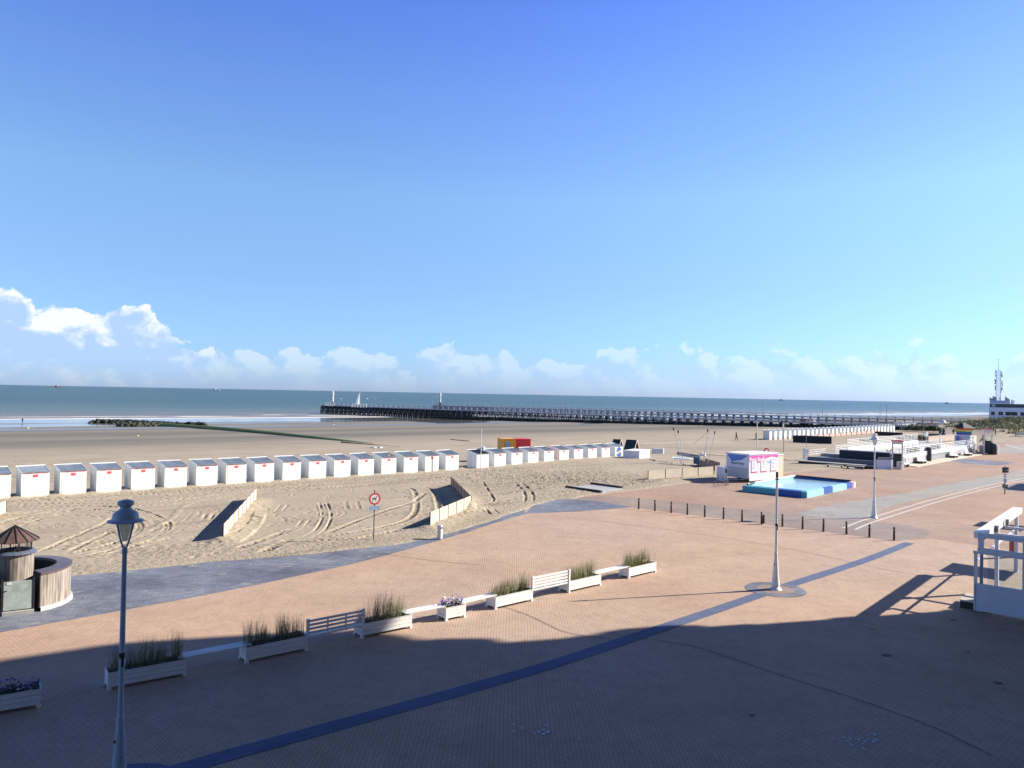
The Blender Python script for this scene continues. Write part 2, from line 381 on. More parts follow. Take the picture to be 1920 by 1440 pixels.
def make_sand():
    # grid lines, fine near the paving, coarser away from it
    def axis(lo, f0, f1, hi, st, g):
        a = [f0]; x = f0; d = st
        while x > lo: d *= g; x -= d; a.append(x)
        a = a[::-1]; mid = list(np.arange(f0+st, f1, st)); x = mid[-1]; d = st; b = []
        while x < hi: d = min(d*g, 60); x += d; b.append(x)
        return np.array(a+mid+b)
    T = axis(-420, -3, 74, 1600, .075, 1.05); S = axis(-60, 37.5, 73.5, 520, .075, 1.04)
    TT, SS = np.meshgrid(T, S, indexing='ij'); X, Y = xy(TT, SS)
    Z = zland(X, Y)
    fine = (TT > -4) & (TT < 93) & (SS > 36) & (SS < 85)
    d = dist_poly(X, Y, PAVE)
    wob = vnoise(X, Y, 3.0, 5, 5, .6)*.35
    dd = d+wob*np.clip(1, 0, 1)
    near = sstep(0, 2.5, dd)
    # general relief
    dry = 1-sstep(95, 150, SS)
    Z = Z+vnoise(X, Y, 9, 1, 3)*.10*near*dry
    rough = np.clip(sstep(.12, .5, vnoise(X, Y, 7, 21, 3)), 0, 1)
    cx, cy = at(1060, 900).x, at(1060, 900).y
    rough = np.maximum(rough*.45, np.exp(-(((X-cx)/13)**2+((Y-cy)/9)**2)))
    Z = Z+np.abs(vnoise(X, Y, .9, 31, 4, .62))*.2*rough*near*dry
    Z = Z+vnoise(X, Y, .35, 41, 2, .6)*.014*near*dry
    # ruts
    H = np.zeros(X.shape); SM = np.ones(X.shape)
    st, ss_ = .075, .075; it0 = int(np.searchsorted(T, -3.0001)); is0 = int(np.searchsorted(S, 37.4999))
    def stamp(px, py, val, w, lat):
        t, s = ts(px, py); i = np.round((t-T[it0])/st).astype(int)+it0; j = np.round((s-S[is0])/ss_).astype(int)+is0
        ok = (i > it0) & (i < it0+1020) & (j > is0) & (j < is0+475)
        i, j, v = i[ok], j[ok], val[ok]
        np.minimum.at(H, (i, j), v) if lat == 'dn' else np.maximum.at(H, (i, j), v)
    # footprints wandering between the paving, the fences and the cabins
    fr = np.random.default_rng(12)
    for i in range(150):
        t0 = fr.uniform(-2, 72); s0 = fr.choice([fr.uniform(40, 52), fr.uniform(64, 71), fr.uniform(44, 70)]); x, y = xy(t0, s0); a = fr.choice([CA, CA+math.pi/2, CA+math.pi])+fr.normal(0, .5); side = 1
        for k in range(int(fr.uniform(4, 22))):
            x += .62*math.cos(a); y += .62*math.sin(a); a += fr.normal(0, .12); side = -side
            cx_, cy_ = x-side*.12*math.sin(a), y+side*.12*math.cos(a); d_ = fr.uniform(.04, .075)
            for u in np.arange(-.15, .151, .05):
                for v_ in (-.06, 0, .06): stamp(np.array([cx_+u*math.cos(a)-v_*math.sin(a)]), np.array([cy_+u*math.sin(a)+v_*math.cos(a)]), np.array([-d_]), 0, 'dn')
    for kind, pl, gap, w, dep in TRACKS+[(('rut' if fr.random() < .5 else 'lug'), (lambda c, a, l, b: [(c[0], c[1]), (c[0]+l*math.cos(a), c[1]-l*.25*math.sin(a)), (c[0]+2*l*math.cos(a+b), c[1]-2*l*.25*math.sin(a+b))])((fr.uniform(120, 1150), fr.uniform(915, 1030)), fr.uniform(-.6, 1.9), fr.uniform(10, 45), fr.uniform(-.4, .4)), fr.choice([0, .45, 1.4]), fr.uniform(.08, .2), fr.uniform(.02, .06)) for i in range(70)]:
        P = [at(*p) for p in pl]; P = np.array([(p.x, p.y) for p in P])
        # Catmull-Rom
        Q = np.vstack([2*P[0]-P[1], P, 2*P[-1]-P[-2]]); pts = []
        for k in range(1, len(Q)-2):
            L = np.linalg.norm(Q[k+1]-Q[k]); m = max(4, int(L/.03)); u = np.linspace(0, 1, m, endpoint=False)[:, None]
            pts.append(.5*((2*Q[k])+(-Q[k-1]+Q[k+1])*u+(2*Q[k-1]-5*Q[k]+4*Q[k+1]-Q[k+2])*u**2+(-Q[k-1]+3*Q[k]-3*Q[k+1]+Q[k+2])*u**3))
        pts = np.vstack(pts); tg = np.gradient(pts, axis=0); tg /= np.linalg.norm(tg, axis=1)[:, None]+1e-9
        nm = np.stack([-tg[:, 1], tg[:, 0]], 1); arc = np.concatenate([[0], np.cumsum(np.linalg.norm(np.diff(pts, axis=0), axis=1))])
        fade = np.clip(np.minimum(arc, arc[-1]-arc)/1.5, 0, 1)*np.clip(.75+1.1*vnoise(pts[:, 0], pts[:, 1], 1.1, 83, 3), .1, 1.3)
        for off in ([0] if gap == 0 else [-gap/2, gap/2]):
            for lat in np.arange(-w, w+.001, .033):
                q = pts+nm*(off+lat); a = abs(lat)/w
                if a < .55:
                    if kind == 'lug':
                        ph = (arc+(lat*1.1 if lat > 0 else -lat*1.1)) % .44; lug = np.where(ph < .15, -2.0, .15)
                    else: lug = np.full(len(arc), -1.0)
                    stamp(q[:, 0], q[:, 1], dep*lug*fade, w, 'dn' if dep > 0 else 'up')
                elif dep > 0: stamp(q[:, 0], q[:, 1], dep*.45*np.sin((1-a)/.45*math.pi)*fade*(1+0*arc), w, 'up')
    k = H.copy(); k[1:-1, 1:-1] = (H[1:-1, 1:-1]*12+H[:-2, 1:-1]+H[2:, 1:-1]+H[1:-1, :-2]+H[1:-1, 2:])/16
    Z = Z+k*near*(1+.5*vnoise(X, Y, .4, 91, 2))
    # sand heaped against the fences and the cabin fronts
    for pts, a, w in HEAPS:
        hd = dist_poly(X, Y, pts, closed=False); Z = Z+a*np.exp(-(hd/w)**2)*(1+.5*vnoise(X, Y, .8, 51, 3))
    # dive under the paving
    Z = np.where(dd < 0, np.minimum(Z, .02)-.5*sstep(0, .35, -dd), Z*1.0+.0+.035*sstep(0, .4, dd))
    Z = np.where((dd < 0) & (-dd > .35), -.5, Z)
    nt_, ns = X.shape
    co = np.stack([X, Y, Z], -1).reshape(-1, 3).astype(np.float32)
    I = np.arange(nt_*ns).reshape(nt_, ns)
    F = np.stack([I[:-1, :-1], I[1:, :-1], I[1:, 1:], I[:-1, 1:]], -1).reshape(-1, 4)
    zc = Z.reshape(-1)[F].max(1); F = F[dd.reshape(-1)[F].max(1) > -.45]
    me = bpy.data.meshes.new('beach'); me.vertices.add(len(co)); me.vertices.foreach_set('co', co.ravel())
    me.loops.add(F.size); me.loops.foreach_set('vertex_index', F.ravel().astype(np.int32))
    me.polygons.add(len(F)); me.polygons.foreach_set('loop_start', np.arange(0, F.size, 4, dtype=np.int32)); me.polygons.foreach_set('loop_total', np.full(len(F), 4, np.int32))
    me.update(calc_edges=True); me.shade_smooth()
    # wetness: real damp sand below the high-water line
    n1 = vnoise(TT/3.5, SS, 14, 61, 4)
    band = .5+.5*np.sin(SS/6.3+n1*2.2)
    wet = sstep(122, 168, SS+8*n1)*(.62+.36*band)
    wet = np.maximum(wet, sstep(212, 262, SS+6*n1)*(.72+.2*band))
    film = sstep(.0, .06, -(Z-(SEA_Z+.27)))*sstep(230, 240, SS)
    film = np.maximum(film, sstep(.45, .8, band)*sstep(232, 256, SS+4*n1)*.95)
    for pp, wd in ((POOLS[0], 3.0), (POOLS[1], 2.5)):
        q = dist_poly(X, Y, pp)+vnoise(X, Y, 8, 71, 3)*2; film = np.maximum(film, 1-sstep(-wd, 0, q)); wet = np.maximum(wet, .85*(1-sstep(0, 9, q)))
    for nme, arr in (('wet', wet), ('film', film), ('churned', np.clip(np.maximum(np.maximum(rough, .95*np.exp(-(dist_poly(X, Y, STONY, closed=False)/5.5)**2)), .42*np.exp(-((dd-1.2)/1.6)**2)+.7*np.exp(-((SS-(68.2-.02*(TT-10)))/1.3)**2)*(TT < 110)), 0, 1))):
        a = me.attributes.new(nme, 'FLOAT', 'POINT'); a.data.foreach_set('value', arr.reshape(-1).astype(np.float32))
    o = bpy.data.objects.new('beach', me); COL.objects.link(o); tag(o, kind='structure')
    m = bpy.data.materials.new('sand'); m.use_nodes = True; nt = m.node_tree; L = nt.links.new; b = nt.nodes['Principled BSDF']
    geo = N(nt, 'ShaderNodeNewGeometry'); aw = N(nt, 'ShaderNodeAttribute', attribute_name='wet'); af = N(nt, 'ShaderNodeAttribute', attribute_name='film')
    n1 = N(nt, 'ShaderNodeTexNoise'); L(geo.outputs['Position'], n1.inputs[0])
    for k, v in (('Scale', .16), ('Detail', 9), ('Roughness', .6)): n1.inputs[k].default_value = v
    n2 = N(nt, 'ShaderNodeTexNoise'); L(geo.outputs['Position'], n2.inputs[0]); n2.inputs['Scale'].default_value = 7; n2.inputs['Detail'].default_value = 6
    dry = ramp(nt, n1.outputs[0], [(.3, SAND_A), (.7, SAND_B)])
    dry = mixc(nt, ramp(nt, n2.outputs[0], [(.4, 0), (.75, .35)]), dry, (.22, .19, .145))
    mp = N(nt, 'ShaderNodeMapping'); L(geo.outputs['Position'], mp.inputs[0]); mp.inputs['Rotation'].default_value = (0, 0, -CA); mp.inputs['Scale'].default_value = (.035, .7, 1)
    # TEXTURE mapping rotates before it scales, so that the drive lines run along the shore
    mp.vector_type = 'POINT'; mr = N(nt, 'ShaderNodeMapping'); L(geo.outputs['Position'], mr.inputs[0]); mr.inputs['Rotation'].default_value = (0, 0, -CA-.06); mp.inputs['Rotation'].default_value = (0, 0, 0); L(mr.outputs[0], mp.inputs[0])
    n8 = N(nt, 'ShaderNodeTexNoise'); L(mp.outputs[0], n8.inputs[0]); n8.inputs['Scale'].default_value = 1; n8.inputs['Detail'].default_value = 7; n8.inputs['Roughness'].default_value = .6
    dry = mixc(nt, ramp(nt, n8.outputs[0], [(.36, .5), (.44, 0)]), dry, (.22, .19, .145)); dry = mixc(nt, ramp(nt, n8.outputs[0], [(.60, 0), (.68, .4)]), dry, (.46, .41, .32))
    col = mixc(nt, aw.outputs['Fac'], dry, SAND_WET)
    L(col, b.inputs['Base Color'])
    L(ramp(nt, af.outputs['Fac'], [(0, .85), (.5, .35), (1, .06)]), b.inputs['Roughness'])
    L(ramp(nt, af.outputs['Fac'], [(0, .05), (1, .8)]), b.inputs['Specular IOR Level'])
    # ripples and footprints too small to model
    n3 = N(nt, 'ShaderNodeTexNoise'); L(geo.outputs['Position'], n3.inputs[0]); n3.inputs['Scale'].default_value = 3.4; n3.inputs['Detail'].default_value = 8; n3.inputs['Roughness'].default_value = .62
    bp = N(nt, 'ShaderNodeBump'); L(n3.outputs[0], bp.inputs['Height']); bp.inputs['Strength'].default_value = 1
    ac = N(nt, 'ShaderNodeAttribute', attribute_name='churned')
    L(math_(nt, 'MULTIPLY', math_(nt, 'SUBTRACT', 1.0, aw.outputs['Fac'], clamp=True), math_(nt, 'ADD', .025, math_(nt, 'MULTIPLY', ac.outputs['Fac'], .30))), bp.inputs['Distance'])
    L(bp.outputs[0], b.inputs['Normal']); me.materials.append(m)
    return o
SAND_A = (.35, .302, .228); SAND_B = (.425, .37, .283); SAND_WET = (.165, .16, .14)
STONY = [at(x, y, -.9)[:2] for x, y in ((1215, 838), (1290, 840), (1370, 842), (1460, 846), (1560, 851))]
POOLS = [[at(x, y, -3.9)[:2] for x, y in ((820, 781), (905, 782), (935, 787), (915, 794), (820, 796), (760, 790))],
         [at(x, y, -3.2)[:2] for x, y in ((1095, 793), (1145, 791.5), (1160, 794), (1120, 796), (1080, 799), (1065, 799))]]

# fences on the sand: (pixel base start, pixel base end)
def P2(p): return (p.x, p.y)
FA = [Vector((-29.5, 38, 0)), Vector((-34.3, 51.7, 0))]
FB = [at(418, 1017), Vector((-20.3, 60.8, 0))]
FC = [at(806, 993), Vector((-2.98, 58.3, 0))]
FD = [Vector((-2.98, 58.3, 0)), Vector((-5.5, 70.8, 0))]
FE = [at(1215, 903), at(1338, 893)]
# cabins: front line from the photo; regular spacing along each row
def row(pa, pb, n, za, zb):
    a = at(*pa, za); b = at(*pb, zb); return [a.lerp(b, i/(n-1)) for i in range(n)]
CPX = [(-10, 939), (62.7, 932.3), (135.3, 927.2), (202.5, 922), (268.8, 917.5), (329.6, 913), (389.2, 911), (444.2, 908), (497.5, 905.5), (548.9, 903), (595.8, 901), (642.8, 898.5), (687, 895.8), (728.9, 891.7), (769.2, 887.5), (808.8, 885.2), (845.2, 883.5)]
CZ = np.interp(range(17), [0, 16], [.16, -.02])
def even(P, deg=2):
    a = np.arange(len(P)); fx = np.polyfit(a, [p.x for p in P], deg); fy = np.polyfit(a, [p.y for p in P], deg)
    return [Vector((float(np.polyval(fx, i)), float(np.polyval(fy, i)), p.z)) for i, p in enumerate(P)]
C1 = even([at(x, y, float(z)) for (x, y), z in zip(CPX, CZ)])
DPX = [(903.2, 883.5), (938.1, 877.5), (970, 874.5), (1000, 873), (1028.8, 871.5), (1057.5, 870), (1085.2, 868), (1111, 864.5), (1136.2, 862), (1159.6, 860.2)]
DZ = np.interp(range(10), [0, 9], [-.1, -.75])
D1 = even([at(x, y, float(z)) for (x, y), z in zip(DPX, DZ)])
E1 = row((1445, 823.5), (1676.5, 809.3), 33, -1.0, -.9)
F1 = row((1686, 803.5), (1716, 801.5), 5, -1.0, -.9)
HEAPS = [([P2(FB[0]), P2(FB[1])], .22, .9), ([P2(FC[0]), P2(FC[1])], .2, .9), ([P2(FD[0]), P2(FD[1])], .35, 1.0), ([P2(FA[0]), P2(FA[1])], .2, 1.2), ([P2(FE[0]), P2(FE[1])], .1, 1.0)]
def fit_heaps():
    for row_, zz in ((C1, CZ), (D1, DZ)):
        for p, z in zip(row_, zz): HEAPS.append(([(p.x+.9, p.y+1.2), (p.x+.95, p.y+1.25)], .16, .55))
fit_heaps()
beach = make_sand()

def sheet(name, poly, z, m, kind='structure'):
    mb = MB(); mb.add([(p[0], p[1], z) for p in poly], [tuple(range(len(poly)))])
    o = mb.build(name, m); tag(o, kind=kind); return o
def pxpoly(pl, z=0): return [at(x, y, z)[:2] for x, y in pl]
def smooth_line(P, step=.5):
    P = np.array([(p[0], p[1]) for p in P]); Q = np.vstack([2*P[0]-P[1], P, 2*P[-1]-P[-2]]); out = []
    for k in range(1, len(Q)-2):
        L = np.linalg.norm(Q[k+1]-Q[k]); m = max(2, int(L/step)); u = np.linspace(0, 1, m, endpoint=False)[:, None]
        out.append(.5*((2*Q[k])+(-Q[k-1]+Q[k+1])*u+(2*Q[k-1]-5*Q[k]+4*Q[k+1]-Q[k+2])*u**2+(-Q[k-1]+3*Q[k]-3*Q[k+1]+Q[k+2])*u**3))
    return np.vstack(out+[P[-1:]])
def strip(name, line, w, z, m, off=0.0, kind='structure'):
    L = np.asarray(line); tg = np.gradient(L, axis=0); tg /= np.linalg.norm(tg, axis=1)[:, None]; nm = np.stack([-tg[:, 1], tg[:, 0]], 1)
    a = L+nm*(off-w/2); b = L+nm*(off+w/2); n = len(L); mb = MB()
    mb.add([(*p, z) for p in a]+[(*p, z) for p in b], [(i, i+1, n+i+1, n+i) for i in range(n-1)])
    o = mb.build(name, m); tag(o, kind=kind); return o
# paving: pushed a little under the sand so that the sand makes the ragged edge
PAVE_W = [(p.x-CY*1.6, p.y+CX*1.6) for p in EDGE]+PAVE[len(EDGE):]
sheet('promenade_paving', PAVE_W, 0.0, M_PAVE)
LOW = pxpoly([(1040, 936), (1110, 938), (1185, 951), (1290, 964), (1430, 982), (1620, 1006), (1680, 1014.5), (1745, 1010), (1830, 1022), (1960, 1040), (2300, 1090)])
sheet('square_paving', LOW+[(300, 60), (300, 118)]+[(p.x-CY*1.6, p.y+CX*1.6) for p in EDGE[:14:-1]], 0.004, M_PAVE2)
sheet('paver_band', pxpoly([(1040, 936), (1120, 931), (1180, 932), (1268, 941), (1355, 950), (1440, 960), (1517, 967), (1590, 972), (1700, 985), (1738, 994), (1744, 1002), (1728, 1010), (1680, 1014.5), (1620, 1006), (1430, 982), (1290, 964), (1185, 951), (1110, 938)]), 0.008, M_PAVE3)
sheet('concrete_lane', pxpoly([(1490, 964), (1530, 953), (1620, 937), (1700, 924), (1790, 906), (1860, 893), (1930, 880), (2060, 858), (2080, 872), (1930, 897), (1870, 907), (1790, 923), (1700, 942), (1655, 955), (1635, 970), (1600, 975), (1545, 971)]), 0.012, M_ASPH)
sheet('concrete_crossing', pxpoly([(1862, 843), (1905, 834), (2000, 828), (2100, 840), (2000, 862), (1925, 851), (1880, 848)]), 0.0125, M_ASPH)
kl = smooth_line([at(x, y) for x, y in ((1592, 992), (1618, 981), (1655, 969), (1700, 955), (1750, 940), (1800, 926.5), (1850, 914), (1920, 899), (2050, 877))], .7)
for o_ in (-.40, .40): strip('kerb_line', kl, .2, 0.016, KERB, o_)
kl2 = smooth_line([at(x, y) for x, y in ((1885, 833), (1900, 838), (1925, 844), (1990, 858))], .7); strip('kerb_line', kl2, .4, 0.017, KERB)
bs = [(-400, 1255), (0, 1186), (40, 1179), (160, 1157), (320, 1128), (480, 1097), (575, 1076), (650, 1060), (725, 1041), (800, 1020), (875, 998), (930, 980), (985, 963.5)]
sheet('blue_stone_walk', pxpoly(bs)+[(p.x-CY*1.2, p.y+CX*1.2) for p in EDGE[14::-1]], 0.005, M_BLUE)
sheet('blue_stone_walk', pxpoly([(985, 963.3), (1000, 946.5), (1040, 936.5), (1075, 936.5), (1110, 938), (1150, 945), (1186, 951), (1100, 958)]), 0.010, M_BLUE)
sheet('blue_stone_walk', pxpoly([(1770, 861), (1800, 860), (1850, 863), (1904, 867), (1872, 873), (1815, 870)]), 0.018, M_BLUE)
bl = smooth_line([at(x, y) for x, y in ((120, 1515), (350, 1439), (600, 1369), (870, 1294), (1050, 1241), (1220, 1184.5), (1330, 1148), (1454, 1105.5), (1570, 1068), (1640, 1044), (1705, 1018))])
strip('blue_stone_band', bl, .62, 0.011, M_BAND)
def disc(p, r, z, m, name='stone_disc'):
    mb = MB(); mb.add([(p.x+r*math.cos(a*math.pi/24), p.y+r*math.sin(a*math.pi/24), z) for a in range(48)], [tuple(range(48))]); tag(mb.build(name, m), kind='structure')
LAMPS = [at(222, 1489), at(1454, 1105.5), at(1638.5, 971)]
disc(LAMPS[0], 1.38, .015, M_BAND); disc(LAMPS[1], 1.38, .015, M_BLUE)
disc(LAMPS[0], .85, .019, M_PAVE3); disc(LAMPS[1], .85, .019, M_PAVE3)

def draped(name, pl, w, m, z0=-.9, lift=.05):
    L = smooth_line([on_land(x, y) for x, y in pl], 1.0); tg = np.gradient(L, axis=0); tg /= np.linalg.norm(tg, axis=1)[:, None]; nm = np.stack([-tg[:, 1], tg[:, 0]], 1); n = len(L); mb = MB(); vs = []
    for k in (-.5, 0, .5):
        q = L+nm*w*k; zz = zland(q[:, 0], q[:, 1])+lift; vs += [(a, b, c) for (a, b), c in zip(q, zz)]
    mb.add(vs, [(r*n+i, r*n+i+1, (r+1)*n+i+1, (r+1)*n+i) for r in (0, 1) for i in range(n-1)]); tag(mb.build(name, m), kind='structure')
M_PATH = mat('pale_path', (.50, .45, .36), .85, .15, .8)
draped('beach_path', [(1200, 832.5), (1290, 830), (1400, 829), (1480, 831.5), (1560, 835), (1640, 838)], 1.6, M_PATH)
draped('beach_path', [(1310, 851), (1365, 855), (1480, 862)], .9, M_PATH, lift=.16)
# ---------------------------------------------------------------- sea
def make_sea():
    S = [SEA_S for SEA_S in (232, 262, 285, 300, 315, 335, 370, 450, 700, 1500, 5000, 20000, 90000)]
    T = [-90000, -20000, -5000, -1500, -600, -300, -100, 100, 300, 600, 1500, 5000, 20000, 90000]
    mb = MB(); V = []
    for s in S:
        for t in T: x, y = xy(t, s); V.append((x, y, SEA_Z))
    n = len(T); mb.add(V, [(i*n+j, i*n+j+1, (i+1)*n+j+1, (i+1)*n+j) for i in range(len(S)-1) for j in range(n-1)])
    m = bpy.data.materials.new('sea_water'); m.use_nodes = True; nt = m.node_tree; L = nt.links.new; b = nt.nodes['Principled BSDF']
    geo = N(nt, 'ShaderNodeNewGeometry')
    mp = N(nt, 'ShaderNodeMapping', vector_type='POINT'); L(geo.outputs['Position'], mp.inputs[0]); mp.inputs['Rotation'].default_value = (0, 0, -CA)
    sp = N(nt, 'ShaderNodeSeparateXYZ'); L(mp.outputs[0], sp.inputs[0])          # x = t, y = s
    st = N(nt, 'ShaderNodeMapping'); L(mp.outputs[0], st.inputs[0]); st.inputs['Scale'].default_value = (.3, 1, 1)
    n0 = N(nt, 'ShaderNodeTexNoise'); L(st.outputs[0], n0.inputs[0]); n0.inputs['Scale'].default_value = .02; n0.inputs['Detail'].default_value = 6
    s2 = math_(nt, 'ADD', sp.outputs[1], math_(nt, 'MULTIPLY', math_(nt, 'SUBTRACT', n0.outputs[0], .5), 90))
    k = math_(nt, 'DIVIDE', math_(nt, 'SUBTRACT', s2, 335), 480, clamp=True)
    col = ramp(nt, k, [(0, (.215, .18, .155)), (.12, (.18, .175, .16)), (.26, (.115, .155, .14)), (.6, (.072, .13, .12)), (1, (.055, .105, .10))])
    n4 = N(nt, 'ShaderNodeTexNoise'); L(st.outputs[0], n4.inputs[0]); n4.inputs['Scale'].default_value = .006; n4.inputs['Detail'].default_value = 5
    col = mixc(nt, 1, col, ramp(nt, n4.outputs[0], [(.35, (.85, .9, .93)), (.65, (1.1, 1.08, 1.05))]), 'MULTIPLY')
    # white caps and breaking foam
    n5 = N(nt, 'ShaderNodeTexNoise'); L(st.outputs[0], n5.inputs[0]); n5.inputs['Scale'].default_value = .17; n5.inputs['Detail'].default_value = 6; n5.inputs['Roughness'].default_value = .65
    caps = ramp(nt, n5.outputs[0], [(.715, 0), (.74, .8)])
    n6 = N(nt, 'ShaderNodeTexNoise'); L(st.outputs[0], n6.inputs[0]); n6.inputs['Scale'].default_value = .028; n6.inputs['Detail'].default_value = 4
    line = math_(nt, 'ADD', sp.outputs[1], math_(nt, 'MULTIPLY', math_(nt, 'SUBTRACT', n6.outputs[0], .5), 30))
    foam = caps
    for c, w, g in ((353, 9, .42), (376, 5, .50), (402, 5, .55), (430, 4, .59)):
        d = math_(nt, 'ABSOLUTE', math_(nt, 'SUBTRACT', line, c))
        f = math_(nt, 'SUBTRACT', 1, math_(nt, 'DIVIDE', d, w), clamp=True)
        nn = N(nt, 'ShaderNodeTexNoise'); L(st.outputs[0], nn.inputs[0]); nn.inputs['Scale'].default_value = .045; nn.inputs['Detail'].default_value = 7; nn.inputs['Roughness'].default_value = .7
        off = N(nt, 'ShaderNodeVectorMath', operation='ADD'); L(st.outputs[0], off.inputs[0]); off.inputs[1].default_value = (c*3.1, 0, 0); L(off.outputs[0], nn.inputs[0])
        f = math_(nt, 'MULTIPLY', f, ramp(nt, nn.outputs[0], [(g-.05, 0), (g+.03, 1)]))
        foam = math_(nt, 'MAXIMUM', foam, ramp(nt, f, [(.1, 0), (.5, 1)]))
    col = mixc(nt, foam, col, (.75, .74, .70)); L(col, b.inputs['Base Color'])
    b.inputs['Roughness'].default_value = .32; b.inputs['Specular IOR Level'].default_value = .28; b.inputs['IOR'].default_value = 1.33
    L(ramp(nt, foam, [(0, .32), (1, .9)]), b.inputs['Roughness'])
    w = N(nt, 'ShaderNodeTexNoise'); L(st.outputs[0], w.inputs[0]); w.inputs['Scale'].default_value = .35; w.inputs['Detail'].default_value = 7; w.inputs['Roughness'].default_value = .62
    bp = N(nt, 'ShaderNodeBump'); L(w.outputs[0], bp.inputs['Height']); bp.inputs['Distance'].default_value = 1.3; bp.inputs['Strength'].default_value = 1
    L(bp.outputs[0], b.inputs['Normal'])
    o = mb.build('sea_water', m); tag(o, kind='structure')
make_sea()
# ---------------------------------------------------------------- apartment buildings along the promenade (they throw the big shadow)
def apartment(name, label, C, deg, length, depth, h, floors, bulges, side=1):
    """C: ground point of the seaward corner at the far end; facade runs back from C along direction deg+180"""
    root = thing(name, label, 'building', C, R(deg))
    m = MB().b(-length, 0, -depth, 0, 0, h); m.build('wall', mat('facade_brick', (.16, .14, .13), .8, .1, 1, .01, 8), root)
    fh = h/floors; s = MB(); g = MB(); p = MB()
    for k in range(1, floors):
        MB().b(-length+.2, -1.2, .003, .9, k*fh-.15, k*fh).build('balcony_slab', mat('balcony_concrete', (.5, .5, .48), .8), root)
        MB().b(-length+.2, -1.2, .84, .9, k*fh+.003, k*fh+.9).build('balcony_parapet', mat('parapet_glass', (.35, .4, .42), .2), root)
    for k in range(floors):
        for i in range(int(length/3.4)):
            x = -1.2-i*3.4; g.b(x-2.4, x, .004, .05, k*fh+.25, k*fh+fh-.5)
    g.build('window', mat('window_glass', (.04, .05, .06), .08), root)
    for z, r, hh in bulges:
        MB().lathe([(0, z-hh), (r*.75, z-hh), (r, z-hh*.55), (r, z+hh*.3), (r*.7, z+hh*.75), (0, z+hh)], 20, (-.2, .0, 0)).build('corner_balcony', mat('balcony_concrete', (.5, .5, .48), .8), root, True)
    MB().b(-length-.3, .3, -depth-.3, .4, h, h+.5).build('roof', mat('roof_grey', (.2, .2, .2), .8), root)
    return root
C_B = Vector((38.2, 38.15, 0))
apartment('apartment_building', 'tall apartment block on the land side of the promenade whose shadow falls over the paving', C_B, 47, 92, 16, 46, 15, [(27.5, 2.9, 3.4), (23.5, 1.0, 1.6), (18.4, .7, 1.2)])
apartment('apartment_building', 'lower apartment block beyond the side street, further along the promenade', Vector((93, 95, 0)), 47, 8, 14, 19.5, 6, [])
def glass_mat():
    m = bpy.data.materials.new('pane_glass'); m.use_nodes = True; nt = m.node_tree; nt.nodes.clear(); L = nt.links.new
    o = N(nt, 'ShaderNodeOutputMaterial'); mx = N(nt, 'ShaderNodeMixShader'); t = N(nt, 'ShaderNodeBsdfTransparent'); g = N(nt, 'ShaderNodeBsdfGlossy'); f = N(nt, 'ShaderNodeFresnel')
    f.inputs[0].default_value = 1.45; g.inputs['Roughness'].default_value = .02; t.inputs[0].default_value = (.86, .92, .95, 1)
    L(f.outputs[0], mx.inputs[0]); L(t.outputs[0], mx.inputs[1]); L(g.outputs[0], mx.inputs[2]); L(mx.outputs[0], o.inputs[0]); return m
PANE = glass_mat()
WOODG = mat('grey_wood', (.27, .235, .20), .75, .45, 9, .003, 14, stretch=(1, 1, .12), detail=4)
COPPER = mat('brown_metal_roof', (.12, .075, .065), .4, .25, 5)
SLATE = mat('slate_cap', (.10, .12, .17), .4, .2, 6)
CANVAS = mat('cream_canvas', (.50, .45, .35), .7, .07, 1.2, .004, 5)
RUSTC = mat('brown_canvas', (.36, .22, .16), .7, .15, 3)
BLACKC = mat('black_canvas', (.018, .02, .025), .8, .2, 3)

